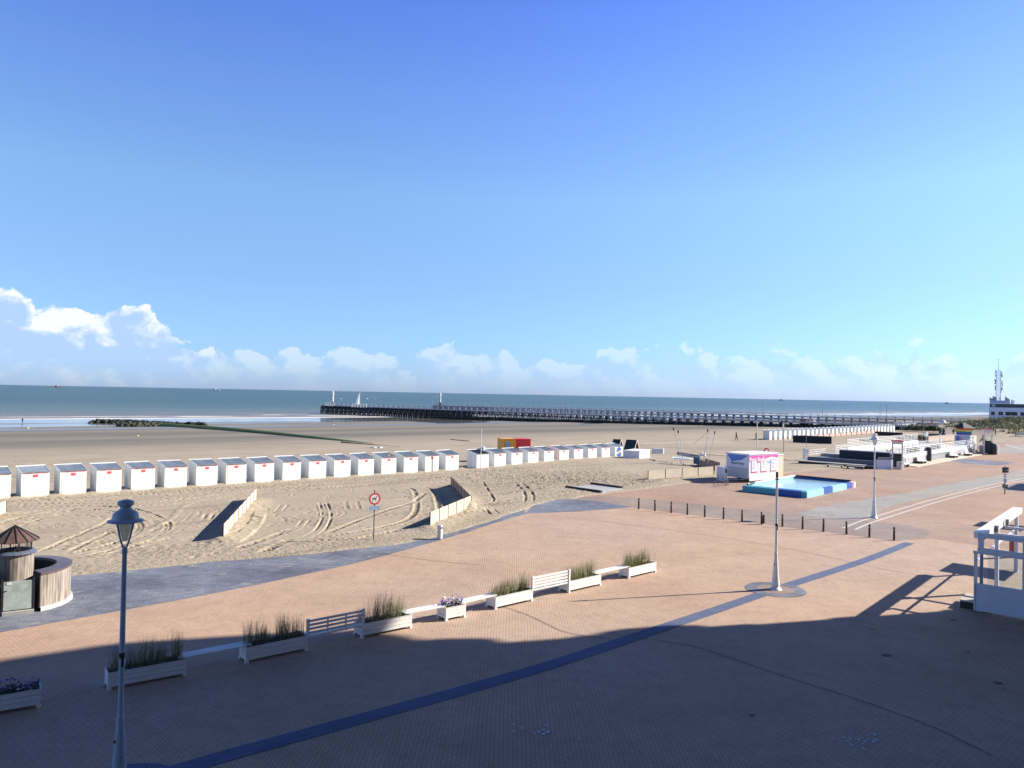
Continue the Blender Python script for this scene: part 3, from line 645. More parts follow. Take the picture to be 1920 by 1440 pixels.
# ---------------------------------------------------------------- street lamps
def lamp(label, loc, m, head=True, rz=0.0):
    root = thing('street_lamp', label, 'street lamp', loc, rz, 'tall street lamps on the promenade')
    MB().lathe([(0, 0), (.30, 0), (.285, .03), (.20, .12), (.135, .17), (.125, .2)], 24).build('base', m, root, True)
    MB().lathe([(.205, .2), (.21, .23), (.195, .27), (.165, .45), (.142, .7), (.118, 1.0), (.1, 1.3), (.094, 1.33), (.094, 1.36), (.085, 1.38), (.078, 1.68), (.074, 1.72), (.066, 1.73), (.06, 1.78), (.058, 3.4), (.05, 5.3)], 24).build('pole', m, root, True)
    MB().lathe([(.0625, 3.0), (.0632, 3.02), (.0632, 3.1), (.0625, 3.12)], 20).build('pole_band', DARK, root)
    MB().box((.02, -.06, 2.95), (.05, .03, .26)).build('access_hatch', DARK, root); MB().box((-.1, -.085, 1.2), (.035, .02, .06)).build('lock', DARK, root)
    if not head:
        MB().lathe([(0, 5.29), (.055, 5.29), (.058, 5.32), (.058, 5.52), (.045, 5.56), (0, 5.56)], 16).build('pole_cap', DARK, root, True)
        MB().bar((.05, 0, 5.22), (-.02, -.02, 5.3), .05, .05).lathe([(.06, 5.2), (.09, 5.2), (.09, 5.24), (.06, 5.24)], 12).build('broken_bracket', DARK, root)
        return root
    MB().lathe([(.05, 5.3), (.062, 5.32), (.06, 5.4), (.04, 5.46), (0, 5.46)], 16).build('collar', m, root, True)
    for sx in (-1, 1):
        MB().path([(0, 0, 5.36), (sx*.045, 0, 5.47), (sx*.09, 0, 5.62), (sx*.145, 0, 5.88), (sx*.175, 0, 6.02)], .022, 8).build('bracket_arm', m, root, True)
    MB().lathe([(0, 5.58), (.045, 5.58), (.068, 5.66), (.118, 5.86), (.155, 6.0), (.15, 6.01)], 20).build('lantern_glass', mat('lantern_glass', (.62, .62, .56), .15, .1, 6, trans=.55, ior=1.2), root, True)
    MB().lathe([(0, 6.0), (.30, 6.0), (.365, 6.01), (.375, 6.03), (.36, 6.045), (.285, 6.065), (.27, 6.11), (.262, 6.17), (.235, 6.22), (.17, 6.26), (.13, 6.285), (.115, 6.32), (.118, 6.355), (.165, 6.375), (.172, 6.40), (.172, 6.44), (.15, 6.47), (.1, 6.485), (.06, 6.5), (0, 6.5)], 28).build('lantern_hood', m, root, True)
    return root
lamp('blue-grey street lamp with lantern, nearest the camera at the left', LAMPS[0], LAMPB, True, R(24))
lamp('white street lamp pole without its lantern, standing in the blue stone circle', LAMPS[1], LAMPW, False)
lamp('white street lamp with lantern, farther off beside the curved white kerb lines', LAMPS[2], LAMPW, True)

# ---------------------------------------------------------------- bollards
BPX = [(1197.5, 954.5), (1228, 958), (1258.5, 961.5), (1288.8, 965.3), (1321.3, 969.5), (1356.5, 973.5), (1391.3, 978.5), (1428, 982.8), (1467, 987.5), (1504.8, 992.3), (1544, 996.8), (1587.2, 1002), (1630, 1007.8), (1676.3, 1013.3)]
ORD = ['first', 'second', 'third', 'fourth', 'fifth', 'sixth', 'seventh', 'eighth', 'ninth', 'tenth', 'eleventh', 'twelfth', 'thirteenth', 'fourteenth', 'fifteenth', 'sixteenth', 'seventeenth', 'eighteenth', 'nineteenth', 'twentieth']
b0 = thing('bollard', 'dark brown bollard', 'bollard', (0, 0, 0), 0, 'bollards across the promenade')
MB().lathe([(.075, 0), (.07, .03), (.064, .72), (.05, .73), (.05, .755), (.064, .765), (.064, .83), (.05, .87), (.02, .89), (0, .89)], 14).build('post', BOLL, b0, True)
MB().lathe([(.0655, .64), (.067, .645), (.067, .675), (.0655, .68)], 14).build('ring', GREYM, b0)
for i, p in enumerate(BPX):
    o = b0 if i == 0 else dup(b0)
    o.location = at(*p); o['label'] = ('dark brown bollard at the left end of the row, beside the blue stone triangle' if i == 0 else 'dark brown bollard at the right end of the row, nearest the camera' if i == 13 else f'dark brown bollard, {ORD[i]} from the left end of the row')
    o.rotation_euler = (random.uniform(-.02, .02), random.uniform(-.02, .02), random.random()*6)
mb = MB()      # small meter box strapped to one bollard
q = at(1431.5, 983.3); mb = MB().box((0, 0, .38), (.12, .1, .62)); o = mb.build('meter_box', BOLL, None, loc=q); tag(o, 'narrow dark box standing right behind the eighth bollard', 'box')

# ---------------------------------------------------------------- planters and benches
def blades(n, x0, x1, y0, y1, h, lean, mat_, name, parent=None, loc=None, rz=0, w=.009, clumps=None, dry=.2):
    """many thin curved blades of grass"""
    mb = MB(); 
    for i in range(n):
        if clumps:
            c = random.choice(clumps); x = random.gauss(c[0], c[2]); y = random.gauss((y0+y1)/2, .12); x = random.gauss(c[0], c[2]*1.5); hh = h*c[1]*random.uniform(.55, 1.08)
        else: x = random.uniform(x0, x1); y = random.uniform(y0, y1); hh = h*random.uniform(.45, 1.1)
        x = min(max(x, x0), x1); y = min(max(y, y0), y1)
        a = random.uniform(0, 6.283); l = random.uniform(.1, 1)*lean*hh; dx, dy = math.cos(a)*l+.04*hh, math.sin(a)*l
        px, py = -math.sin(a)*w, math.cos(a)*w; zz = 0
        pts = []
        for k in (0, .45, .8, 1):
            ww = (1-k*.9); cx, cy, cz = x+dx*k*k, y+dy*k*k, hh*(k-.12*k*k)
            pts += [(cx-px*ww, cy-py*ww, cz), (cx+px*ww, cy+py*ww, cz)]
        mb.mi = 1 if random.random() < dry else 0
        mb.add(pts, [(0, 1, 3, 2), (2, 3, 5, 4), (4, 5, 7, 6)])
    return mb.build(name, mat_, parent, loc=loc, rz=rz)
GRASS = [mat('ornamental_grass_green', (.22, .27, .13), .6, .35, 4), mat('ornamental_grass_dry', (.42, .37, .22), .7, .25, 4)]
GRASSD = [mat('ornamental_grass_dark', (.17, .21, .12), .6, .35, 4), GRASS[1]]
def planter(label, pl, pr, depth=.62, z1=.52):
    d = (pr-pl); L = d.length; rz = math.atan2(d.y, d.x)
    root = thing('planter_box', label, 'planter', pl, rz, 'white wooden planters in the bench row')
    mb = MB(); zz = .09; hb = (z1-.09)/3
    for k in range(3):
        a, b = zz+k*hb+.004, zz+(k+1)*hb-.006
        mb.b(.005, L-.005, 0, .028, a, b); mb.b(.005, L-.005, depth-.028, depth, a, b)
        mb.b(0, .028, .03, depth-.03, a+.001, b-.001); mb.b(L-.028, L, .03, depth-.03, a+.001, b-.001)
    mb.build('side_boards', WHITEB, root)
    MB().b(.03, L-.03, .03, depth-.03, .1, z1-.07).build('soil', SOIL, root)
    for x in (.045, L-.045):
        for y in (.045, depth-.045): MB().b(x-.055, x+.055, y-.055, y+.055, 0, z1-.005 if False else .085).build('foot', WHITEB, root)
    MB().b(-.012, L+.012, -.014, -.002, z1-.012, z1+.008).b(-.012, L+.012, depth+.002, depth+.014, z1-.012, z1+.008).build('rim', WHITEB, root)
    return root, L, rz
def flowers(label, loc, rz, x0, x1, y0, y1, n, cols):
    root = thing('flowering_plant', label, 'plant', loc, rz, 'petunias in the planters')
    lf = MB(); 
    for i in range(n*5):
        x, y = random.uniform(x0, x1), random.uniform(y0, y1); z = random.uniform(.0, .16)+.06*math.sin(x*9); r = random.uniform(.02, .04); a = random.uniform(0, 6.3)
        lf.add([(x+r*math.cos(a+k*1.57), y+r*math.sin(a+k*1.57), z+random.uniform(-.02, .02)) for k in range(4)], [(0, 1, 2, 3)])
    for i in range(n//4):
        x, y = random.uniform(x0, x1), random.uniform(y0, y1); lf.tube((x, y, 0), (x+random.uniform(-.05, .05), y+random.uniform(-.05, .05), random.uniform(.15, .3)), .004, n=4)
    lf.build('leaves', mat('petunia_leaf', (.06, .10, .035), .6, .3, 8), root)
    fl = MB()
    for i in range(n):
        x, y = random.uniform(x0-.03, x1+.03), random.uniform(y0-.05, y1); z = random.uniform(.08, .2)+(.14 if random.random() < .25 else 0)+.06*math.sin(x*9)
        if y < y0+.03: z -= .05
        fl.mi = random.choice(range(len(cols))); r = random.uniform(.026, .042)
        vs = [(x, y, z-.02)]; ax = random.uniform(-.9, .3); ay = random.uniform(-.6, .6)
        for k in range(6):
            a = k*math.pi/3; cx, cy = r*math.cos(a), r*math.sin(a); vs.append((x+cx, y+cy*math.cos(ax), z+cy*math.sin(-ax)+cx*ay*.6))
        fl.add(vs, [(0, 1+k, 1+(k+1) % 6) for k in range(6)])
    fl.build('blossoms', cols, root); return root
PUR = [mat('petal_purple', (.14, .06, .32), .6, .3, 9), mat('petal_violet', (.25, .16, .5), .6, .3, 9), mat('petal_white', (.65, .6, .7), .6)]
PLPX = [((201.8, 1295.5), (350, 1267)), ((461, 1244.5), (577.5, 1219.5)), ((678, 1197.5), (772.5, 1177.5)), ((835.7, 1165), (873.5, 1157)), ((928.8, 1143.2), (999, 1126.8)), ((1065.5, 1111.8), (1127, 1097.5)), ((1178.8, 1085), (1230.5, 1072.5))]
PE = []
for a, b in PLPX: PE.append((at(*a), at(*b)))
v = (PE[0][0]-at(74.5, 1326)); e0 = (PE[0][1]-PE[0][0]).normalized(); r0 = at(76, 1326.5); PE.insert(0, (r0-Vector((math.cos(R(33)), math.sin(R(33)), 0))*1.5, r0))
PLAB = ['white planter with purple petunias at the left edge of the picture', 'white planter of thin grasses behind the near street lamp', 'white planter of grasses in the shadow, left of the slatted bench back', 'white planter of bright green grasses where the shadow ends', 'short white planter with petunias between two flat benches', 'sunlit white planter of grasses left of the white bench back', 'sunlit white planter of grasses right of the white bench back', 'white planter of grasses at the far right end of the row']
CL = {1: [(.25, .9, .07), (.7, .8, .09), (1.1, 1.0, .1), (1.45, .8, .1), (1.95, 1.05, .06)], 2: [(.3, 1.0, .12), (.7, .75, .06), (1.35, 1.0, .09), (1.75, .85, .14)], 3: [(.15, .65, .08), (.75, 1.1, .12), (1.3, 1.1, .14), (1.7, .8, .12)],
      5: [(.3, .7, .14), (.8, .85, .16), (1.3, .85, .16), (1.85, 1.0, .1)], 6: [(.25, .8, .12), (.7, .8, .12), (1.2, .85, .14), (1.75, 1.0, .12)], 7: [(.35, 1.0, .12), (.95, .7, .1), (1.5, 1.0, .2)]}
ends = []
for i, (a, b) in enumerate(PE):
    root, L, rz = planter(PLAB[i], a, b)
    ends.append((a, b, rz, L))
    if i in (0, 4):
        flowers('purple petunias growing in the planter at the left edge' if i == 0 else 'purple and white petunias in the short planter between flat benches', a+Vector((0, 0, .46)), rz, .1, L-.08, .06, .55, 130 if i == 0 else 110, PUR if i else PUR[:2]+PUR[:1]+[PUR[2]])
    else:
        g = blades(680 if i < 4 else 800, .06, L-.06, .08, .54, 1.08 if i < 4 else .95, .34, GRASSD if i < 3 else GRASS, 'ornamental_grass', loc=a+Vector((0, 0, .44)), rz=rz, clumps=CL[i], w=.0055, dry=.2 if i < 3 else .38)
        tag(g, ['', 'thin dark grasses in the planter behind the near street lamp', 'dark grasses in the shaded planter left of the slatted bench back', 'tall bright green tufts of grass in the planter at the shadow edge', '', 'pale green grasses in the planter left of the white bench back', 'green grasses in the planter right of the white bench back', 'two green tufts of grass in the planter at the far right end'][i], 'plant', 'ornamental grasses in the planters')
def bench(i, label, back):
    a, b = ends[i][1], ends[i+1][0]; d = b-a; L = d.length; rz = math.atan2(d.y, d.x)
    root = thing('bench', label, 'bench', a, rz, 'white benches between the planters')
    over = .22 if not back else .02; n = 5
    st = MB()
    for k in range(n): y = .10+k*.096; st.b(-over, L+over, y, y+.082, .535 if not back else .42, .565 if not back else .45)
    st.build('seat', WHITEB, root)
    if not back:
        for x in (-.04, L): MB().b(x, x+.04, .09, .57, .45, .53).build('support', WHITEB, root)
    if back:
        bk = MB()
        for k in range(4): z = .55+k*.135; bk.b(.0, L, .0, .03, z, z+.085)
        bk.b(0, L, 0.0, .03, .44, .50); bk.build('backrest', WHITEB, root)
        for x in (L*.36, L*.7): MB().b(x-.03, x+.03, .032, .07, .42, 1.03).build('back_strut', WHITEB, root)
        for x in (-.06, L+.01): MB().b(x, x+.09, -.03, .06, 0 if x > 0 else .5, 1.07).build('end_post', WHITEB, root); 
        for x in (-.05, L+.02): MB().b(x, x+.05, .065, .55, .36, .415).build('seat_bracket', WHITEB, root)
bench(1, 'flat white slatted bench in the shadow, right of the near street lamp', False)
bench(2, 'white bench with a slatted back in the shadow edge, grey-blue in the shade', True)
bench(3, 'sunlit flat white bench left of the short petunia planter', False)
bench(4, 'sunlit flat white bench right of the short petunia planter', False)
bench(5, 'sunlit white bench with slatted back and end posts', True)
bench(6, 'flat white bench at the far right end of the planter row', False)

# ---------------------------------------------------------------- wooden ring basin with conical roof (left)
def basin():
    c = Vector((-20.4, 31.35, 0)); root = thing('wooden_basin', 'round wood-clad basin with a small turret, conical brown roof and steel gate', 'basin', c)
    A0, A1 = R(-31), R(283)
    w = MB(); n = 84; r = 2.03
    for i in range(n):                                # single upright planks round the ring
        a = A0+(A1-A0)*(i+.5)/n; ww = r*(A1-A0)/n*.93
        w.box((r*math.cos(a), r*math.sin(a), .16+.68), (.035, ww, 1.34), rz=a)
    w.build('cladding', WOODG, root)
    MB().lathe([(1.97, .12), (1.97, 1.5), (1.56, 1.5), (1.56, .9)], 72, a0=A0, a1=A1).build('inner_wall', DARK, root)
    for a in (A0, A1): MB().box((1.78*math.cos(a), 1.78*math.sin(a), .8), (.5, .05, 1.45), rz=a).build('end_frame', DARK, root)
    MB().lathe([(2.09, 1.44), (2.09, 1.52), (1.52, 1.56), (1.50, 1.46)], 72, a0=A0, a1=A1).build('coping', mat('coping_brown', (.10, .08, .085), .35, .2, 4), root, True)
    MB().lathe([(2.0, .0), (2.13, .0), (2.13, .15), (2.03, .17)], 64, a0=A0, a1=A1).build('plinth', mat('plinth_stone', (.45, .48, .48), .7, .2, 3), root)
    MB().lathe([(0, .95), (1.56, .95)], 48, a0=A0, a1=A1).build('basin_water', mat('basin_water', (.02, .04, .07), .04, bump=.002, bscale=5), root)
    t = MB()
    for i in range(34):
        a = 2*math.pi*i/34; t.box((.68*math.cos(a), .68*math.sin(a), 1.08), (.03, .118, 2.1), rz=a)
    tu = t.build('turret', WOODG, root)
    MB().lathe([(.66, 2.08), (.78, 2.06), (.8, 2.1), (.70, 2.2), (.6, 2.21), (.58, 2.1)], 40).build('rim', SLATE, tu, True)
    ro = MB(); ro.lathe([(.90, 2.60), (0, 3.2)], 14); ro.lathe([(.90, 2.60), (.88, 2.585), (0, 2.7)], 14); rf = ro.build('roof', COPPER, root)
    rb = MB()
    for i in range(14):
        a = 2*math.pi*i/14; rb.bar((.905*math.cos(a), .905*math.sin(a), 2.605), (0, 0, 3.215), .03, .03)
    rb.build('seam', DARK, rf)
    ps = MB()
    for i in range(6): a = 2*math.pi*i/6+.3; ps.tube((.62*math.cos(a), .62*math.sin(a), 2.1), (.62*math.cos(a), .62*math.sin(a), 2.68), .02, n=6)
    for i in range(48): a = 2*math.pi*i/48; ps.tube((.6*math.cos(a), .6*math.sin(a), 2.15), (.6*math.cos(a), .6*math.sin(a), 2.62), .005, n=4)
    ps.build('cage', DARK, root)
    # gate in the gap, slightly set back
    g0, g1 = Vector((-19.70, 29.60, 0))-c, Vector((-18.80, 30.14, 0))-c; d = g1-g0; rz = math.atan2(d.y, d.x); mid = (g0+g1)/2
    g = MB().box((mid.x, mid.y, .74), (d.length-.1, .03, 1.12), rz=rz).build('gate', mat('galvanised_gate', (.42, .50, .46), .45, .25, 3, .001, 6), root)
    fr = MB().box((mid.x, mid.y, .165), (d.length, .05, .03), rz=rz)
    for p in (g0, g1): fr.box((p.x, p.y, .74), (.06, .06, 1.3), rz=rz)
    fr.build('gate_frame', DARK, g)
    hx = g0.lerp(g1, .12); MB().box((hx.x+.01, hx.y-.035, .95), (.10, .03, .025), rz=rz).build('gate_handle', DARK, g)
    px_ = g0.lerp(g1, .22); MB().box((px_.x+.01, px_.y-.022, 1.22), (.16, .006, .1), rz=rz).build('notice', WHITE, g)
    MB().box((mid.x+.05, mid.y-.04, .075), (d.length, .22, .14), rz=rz).build('step', CONC, root)
basin()
mb = MB()
for i in range(90):
    a = random.random()*6.3; rr = random.uniform(0, .1); r = .03; x, y, z = rr*math.cos(a), rr*math.sin(a), random.uniform(.01, .13)
    mb.add([(x+r*math.cos(k*1.57+a), y+r*math.sin(k*1.57+a), z+random.uniform(-.02, .02)) for k in range(4)], [(0, 1, 2, 3)])
o = mb.build('weed', mat('weed_green', (.10, .2, .04), .6, .3, 10), loc=at(21, 1150)); tag(o, 'small green weed at the foot of the wooden basin beside its gate', 'plant')

# ---------------------------------------------------------------- no-dogs sign, bin
def nodogs():
    p = on_land(700.5, 1012); root = thing('no_dogs_sign', 'round red-rimmed no-dogs sign with a blue plate on a black post in the sand', 'sign', p, R(28))
    H = (1012-919)*p.y/FPX
    MB().tube((0, 0, -.3), (0, 0, H), .03, n=10).build('post', DARK, root, True)
    zc = H-(935.5-919)*p.y/FPX; r = .36
    face = MB()
    def ring(r0, r1, y, mi, zc=zc):
        n = 40; face.mi = mi; vs = []
        for k in range(n): a = 2*math.pi*k/n; vs += [(r0*math.cos(a), y, zc+r0*math.sin(a)), (r1*math.cos(a), y, zc+r1*math.sin(a))]
        face.add(vs, [(2*k, 2*k+1, (2*k+3) % (2*n), (2*k+2) % (2*n)) for k in range(n)])
    ring(0.0, .262, -.06, 0); ring(.262, r, -.0602, 1)
    n = 40; face.mi = 2; vs = [(r*math.cos(2*math.pi*k/n), y, zc+r*math.sin(2*math.pi*k/n)) for y in (-.06, -.035) for k in range(n)]
    face.add(vs, [(k, (k+1) % n, n+(k+1) % n, n+k) for k in range(n)]+[tuple(range(n, 2*n))])
    disc_ = face.build('sign_disc', [WHITE, RED, GREYM], root)
    dg = MB(); S = .36
    def poly(pts): dg.add([(x*S, -.064, zc+z*S) for x, z in pts], [tuple(range(len(pts)))])
    poly([(-.32, .14), (-.38, .26), (-.42, .25), (-.36, .06), (-.3, -.02)])                    # tail
    poly([(-.34, .14), (.20, .16), (.24, -.02), (.05, -.08), (-.22, -.04), (-.36, -.02)])        # trunk
    poly([(-.36, .0), (-.2, -.04), (-.26, -.2), (-.30, -.42), (-.42, -.42), (-.38, -.22)])      # hind leg
    poly([(.08, -.04), (.24, .0), (.26, -.2), (.28, -.42), (.18, -.42), (.16, -.2)])            # fore leg
    poly([(.14, .1), (.22, .16), (.36, .28), (.28, .36)])                                        # neck
    poly([(.2, .3), (.26, .48), (.32, .38), (.44, .3), (.46, .22), (.34, .2)])                  # head
    dg.build('dog_symbol', DARK, disc_)
    zp = H-(952.5-919)*p.y/FPX
    pl = MB().b(-.34, .34, -.06, -.04, zp-.12, zp+.12).build('text_plate', mat('plate_blue', (.10, .34, .66), .5), root)
    text_mesh('lettering', 'HONDEN ALTIJD', .1, WHITE, pl, Matrix.Translation((0, -.063, zp+.055)) @ FACE, .001, bold=.003)
    text_mesh('lettering', 'AAN DE LEIBAND', .095, WHITE, pl, Matrix.Translation((0, -.063, zp-.06)) @ FACE, .001, bold=.003)
nodogs()
def bin_(name, label, p, h=.9, r=.17, m=WHITE, rz=0):
    root = thing(name, label, 'bin', p, rz)
    MB().lathe([(0, .03), (r, .03), (r, h*.93), (r*.96, h*.96), (0, h*.98)], 20).build('body', m, root, True)
    MB().lathe([(0, 0), (r*.8, 0), (r*.8, .03)], 20).build('foot', DARK, root)
    MB().box((.05, -r*1.0, h*.78), (r*.8, .03, h*.12)).build('slot', GREYM, root)
    return root
bin_('litter_bin', 'white cylindrical litter bin at the edge of sand and blue stone', at(824.5, 1011), .92, .16, mat('bin_white', (.66, .68, .68), .5, .05), R(25))

# ---------------------------------------------------------------- canvas windbreaks standing in the sand
def windbreak(label, a, b, h, n, m, postm=DARK, z0=None, z1=None, sag=.008, thick=.012):
    a = Vector(a); b = Vector(b); a.z = float(zland(a.x, a.y)) if z0 is None else z0; b.z = float(zland(b.x, b.y)) if z1 is None else z1
    d = b-a; L = math.hypot(d.x, d.y); rz = math.atan2(d.y, d.x); dz = d.z
    root = thing('windbreak', label, 'windbreak', a, rz, 'canvas windbreaks on the beach')
    for i in range(n):
        x0, x1 = L*i/n, L*(i+1)/n; mb = MB(); k = 6; vs = []
        for y in (-thick/2, thick/2):
            for j in range(k+1):
                u = j/k; x = x0+.006+(x1-x0-.012)*u; zz = dz*x/L; s = sag*math.sin(u*math.pi)*(1 if random.random() < .5 else .4)
                vs += [(x, y+s*2*math.sin(u*6.3), zz-.25), (x, y+s*3*math.sin(u*3.1), zz+h-s)]
        m2 = 2*(k+1); fs = []
        for j in range(k): fs += [(2*j, 2*j+2, 2*j+3, 2*j+1), (m2+2*j, m2+2*j+1, m2+2*j+3, m2+2*j+2), (2*j+1, 2*j+3, m2+2*j+3, m2+2*j+1)]
        fs += [(0, 1, m2+1, m2), (2*k, m2+2*k, m2+2*k+1, 2*k+1)]
        mb.add(vs, fs); mb.build('canvas_panel', m, root)
    for i in range(n+1):
        x = L*i/n; MB().b(x-.03, x+.03, -.03, .03, dz*x/L-.4, dz*x/L+h+.015).build('post', postm, root)
    return root
windbreak('cream canvas windbreak at the left edge of the sand', FA[0], FA[1], 1.05, 7, CANVAS)
windbreak('cream canvas windbreak leaning over its dark shadow, left of the no-dogs sign', FB[0], FB[1], 1.0, 8, CANVAS)
windbreak('cream canvas windbreak behind the white litter bin', FC[0], FC[1], 1.12, 5, CANVAS)
windbreak('brown-backed windbreak with close posts, behind the cream one by the bin', FD[0], FD[1], 1.12, 7, RUSTC, mat('brown_post', (.10, .05, .03), .7))
windbreak('long cream canvas windbreak left of the white sales trailer', FE[0], FE[1], 1.1, 4, CANVAS)
# ---------------------------------------------------------------- beach cabins
def cabin_white():
    m = bpy.data.materials.new('cabin_white'); m.use_nodes = True; nt = m.node_tree; L = nt.links.new; b = nt.nodes['Principled BSDF']
    oi = N(nt, 'ShaderNodeObjectInfo'); tc = N(nt, 'ShaderNodeTexCoord'); ad = N(nt, 'ShaderNodeVectorMath', operation='ADD'); L(tc.outputs['Object'], ad.inputs[0])
    sc = math_(nt, 'MULTIPLY', oi.outputs['Random'], 60); L(sc, ad.inputs[1]); mp = N(nt, 'ShaderNodeMapping'); mp.inputs['Scale'].default_value = (1, 1, .25); L(ad.outputs[0], mp.inputs[0])
    n = N(nt, 'ShaderNodeTexNoise'); n.inputs['Scale'].default_value = 3.5; n.inputs['Detail'].default_value = 7; n.inputs['Roughness'].default_value = .65; L(mp.outputs[0], n.inputs[0])
    c = ramp(nt, n.outputs[0], [(.3, (.62, .62, .58)), (.45, (.76, .78, .77)), (.7, (.81, .83, .82))])
    c = mixc(nt, 1, c, ramp(nt, oi.outputs['Random'], [(0, (.86, .87, .86)), (1, (1, 1, 1))]), 'MULTIPLY')
    sp = N(nt, 'ShaderNodeSeparateXYZ'); L(tc.outputs['Object'], sp.inputs[0])            # splashed sand and dirt on the foot of the boards
    k = math_(nt, 'ADD', math_(nt, 'MULTIPLY', sp.outputs[2], 2.6), math_(nt, 'MULTIPLY', math_(nt, 'SUBTRACT', n.outputs[0], .5), 1.2))
    c = mixc(nt, ramp(nt, k, [(0, .55), (.75, 0)]), c, (.50, .45, .36)); L(c, b.inputs['Base Color']); b.inputs['Roughness'].default_value = .5; return m
CABW = cabin_white()
CABR = mat('cabin_roof', (.19, .245, .30), .5, .3, 2.5, .003, 6)
CABR2 = mat('cabin_roof_dark', (.03, .035, .05), .5, .3, 4)
CABRL = mat('cabin_roof_pale', (.27, .33, .38), .5, .2, 4)
def cabin_proto(kind):
    r = thing('beach_cabin', 'x', 'beach cabin', (0, 0, 0), 0); w, d, hf, hb = 1.94, 1.72, 1.98, 2.28
    body = MB(); x0, x1 = -w/2, w/2
    body.xprism([(0, -.5), (d, -.5), (d, hb), (0, hf)], x0, x1); body.build('wall', CABW, r)
    rf = MB(); n = 12; sl = (hb-hf)/d
    for i in range(n):                      # corrugated sheets
        a, b = x0-.02+(w+.04)*i/n, x0-.02+(w+.04)*(i+1)/n; m = (a+b)/2
        for p, q, h0, h1 in ((a, m, 0, .028), (m, b, .028, 0)):
            rf.add([(p, -.08, hf-.08*sl+.02+h0), (q, -.08, hf-.08*sl+.02+h1), (q, d+.02, hb+.02+h1), (p, d+.02, hb+.02+h0)], [(0, 1, 2, 3)])
    rf.b(x0-.015, x1+.015, -.078, -.06, hf-.03, hf+.02)
    rf.build('roof', {'std': CABR, 'dark': CABR2, 'pale': CABRL, 'logo': CABRL}[kind], r)
    MB().bar((x0-.035, -.09, hf-.01), (x0-.035, d+.05, hb+.02), .03, .09).build('trim', CABW, r)
    MB().bar((x1+.035, -.09, hf-.01), (x1+.035, d+.05, hb+.02), .03, .09).build('trim', CABW, r)
    MB().b(x0-.07, x1+.07, d+.0, d+.07, hb-.04, hb+.11).build('ridge_board', CABW, r)
    if kind != 'dark':
        MB().b(x0+.14, x1-.14, -.012, -.001, -.3, hf-.3).build('door', CABW, r)
    if kind in ('std', 'pale'):
        MB().b(-.165, .165, -.03, -.014, hf-.42, hf-.21).build('number_plate', REDSIGN, r)
        le = MB(); x = x0+.2; k = 0
        while x < x1-.2:
            ww = (.05, .07, .045, .08)[k % 4]; le.b(x, x+ww, -.016, -.013, hf-.13-.012*(k % 2), hf-.075); x += ww+(.03 if k % 5 else .09); k += 1
        le.build('lettering', REDSIGN, r)
    if kind == 'dark':
        m = MB()
        for i in range(9): m.b(x0+.04+i*.21, x0+.045+i*.21+.012, -.008, -.001, -.3, hf-.06)
        m.build('panel_joint', GREYM, r)
    if kind == 'logo':
        lg = MB(); n = 36
        lg.add([(.62*math.cos(2*math.pi*k/n), -.02, hf-.98+.86*math.sin(2*math.pi*k/n)) for k in range(n)], [tuple(range(n))]); g = lg.build('round_emblem', BLUEP, r)
        bw = MB(); bw.add([(-.70, -.024, hf-1.22), (.55, -.024, hf-.98), (.6, -.024, hf-.62), (-.62, -.024, hf-.9)], [(0, 1, 2, 3)]); bw.build('emblem_banner', WHITE, g)
        MB().b(-.25, .33, -.03, -.027, hf-1.05, hf-.8).build('emblem_centre', YEL, g)
    return r
RZC = R(44)
protos = {}
def put_cabin(kind, p, z, label, group, rz=RZC, tint=None):
    if kind not in protos: protos[kind] = cabin_proto(kind); o = protos[kind]
    else: o = dup(protos[kind])
    # p is the middle of the front wall at ground
    o.location = (p.x, p.y, p.z); o.rotation_euler = (random.uniform(-.012, .012), random.uniform(-.012, .012), rz+random.uniform(-.012, .012)); o['label'] = label; o['group'] = group
    return o
G1 = 'white beach cabins in the front row, left group'; G2 = 'white beach cabins in the front row, right group'
for i, p in enumerate(C1):
    lab = {0: 'white beach cabin cut off by the left edge of the picture', 1: 'white beach cabin with the palest ribbed roof, second from the left edge', 16: 'white beach cabin at the right end of the left group, before the gap'}.get(i, f'white beach cabin, {ORD[i]} from the left edge, left group')
    if i == 13: lab = 'white beach cabin with a small orange scrap on its roof'
    put_cabin('pale' if i == 1 else 'std', p, p.z, lab, G1)
for i, p in enumerate(D1):
    lab = {0: 'white beach cabin with a black roof and no red plate, left end of right group', 9: 'white beach cabin with a round blue emblem on its door'}.get(i, f'white beach cabin, {ORD[i]} of the right group')
    put_cabin('dark' if i == 0 else 'logo' if i == 9 else 'std', p, p.z, lab, G2)
# things on the roofs
o = MB().box((0, 0, .04), (.3, .12, .06)).box((.02, 0, .09), (.16, .09, .04)).build('roof_scrap', mat('orange_scrap', (.6, .3, .15), .6), loc=C1[13]+Vector((-.15, .55, 2.07)), rz=.8); tag(o, 'small orange scrap lying on the roof of a beach cabin', 'scrap')
vent = thing('roof_ventilator', 'white ventilator box on the corner behind the black-roofed cabin', 'ventilator', D1[0]+Vector((-.05, 1.8, 2.28)))
MB().lathe([(0, 0), (.2, 0), (.2, .1), (.25, .12), (.25, .3), (.2, .36), (0, .38)], 16).build('cowl', WHITE, vent, True); MB().b(-.55, -.2, -.12, .12, 0, .2).build('duct', WHITE, vent)
def pole(name, label, cat, base, h, r, m, r2=None, extra=None):
    root = thing(name, label, cat, base)
    MB().tube((0, 0, -.3), (0, 0, h), r, r2 or r*.8, 10).build('pole', m, root, True)
    MB().lathe([(0, h), (r*1.2, h), (r*1.2, h+.06), (0, h+.1)], 10).build('finial', m, root)
    if extra: extra(root)
    return root
q = at_depth(901.5, 870, 87); q.z = -.2; pole('flagpole', 'thin white flagpole behind the black-roofed cabin', 'flagpole', q, 9-(806-738.5)*87/FPX+.2, .05, LAMPW)

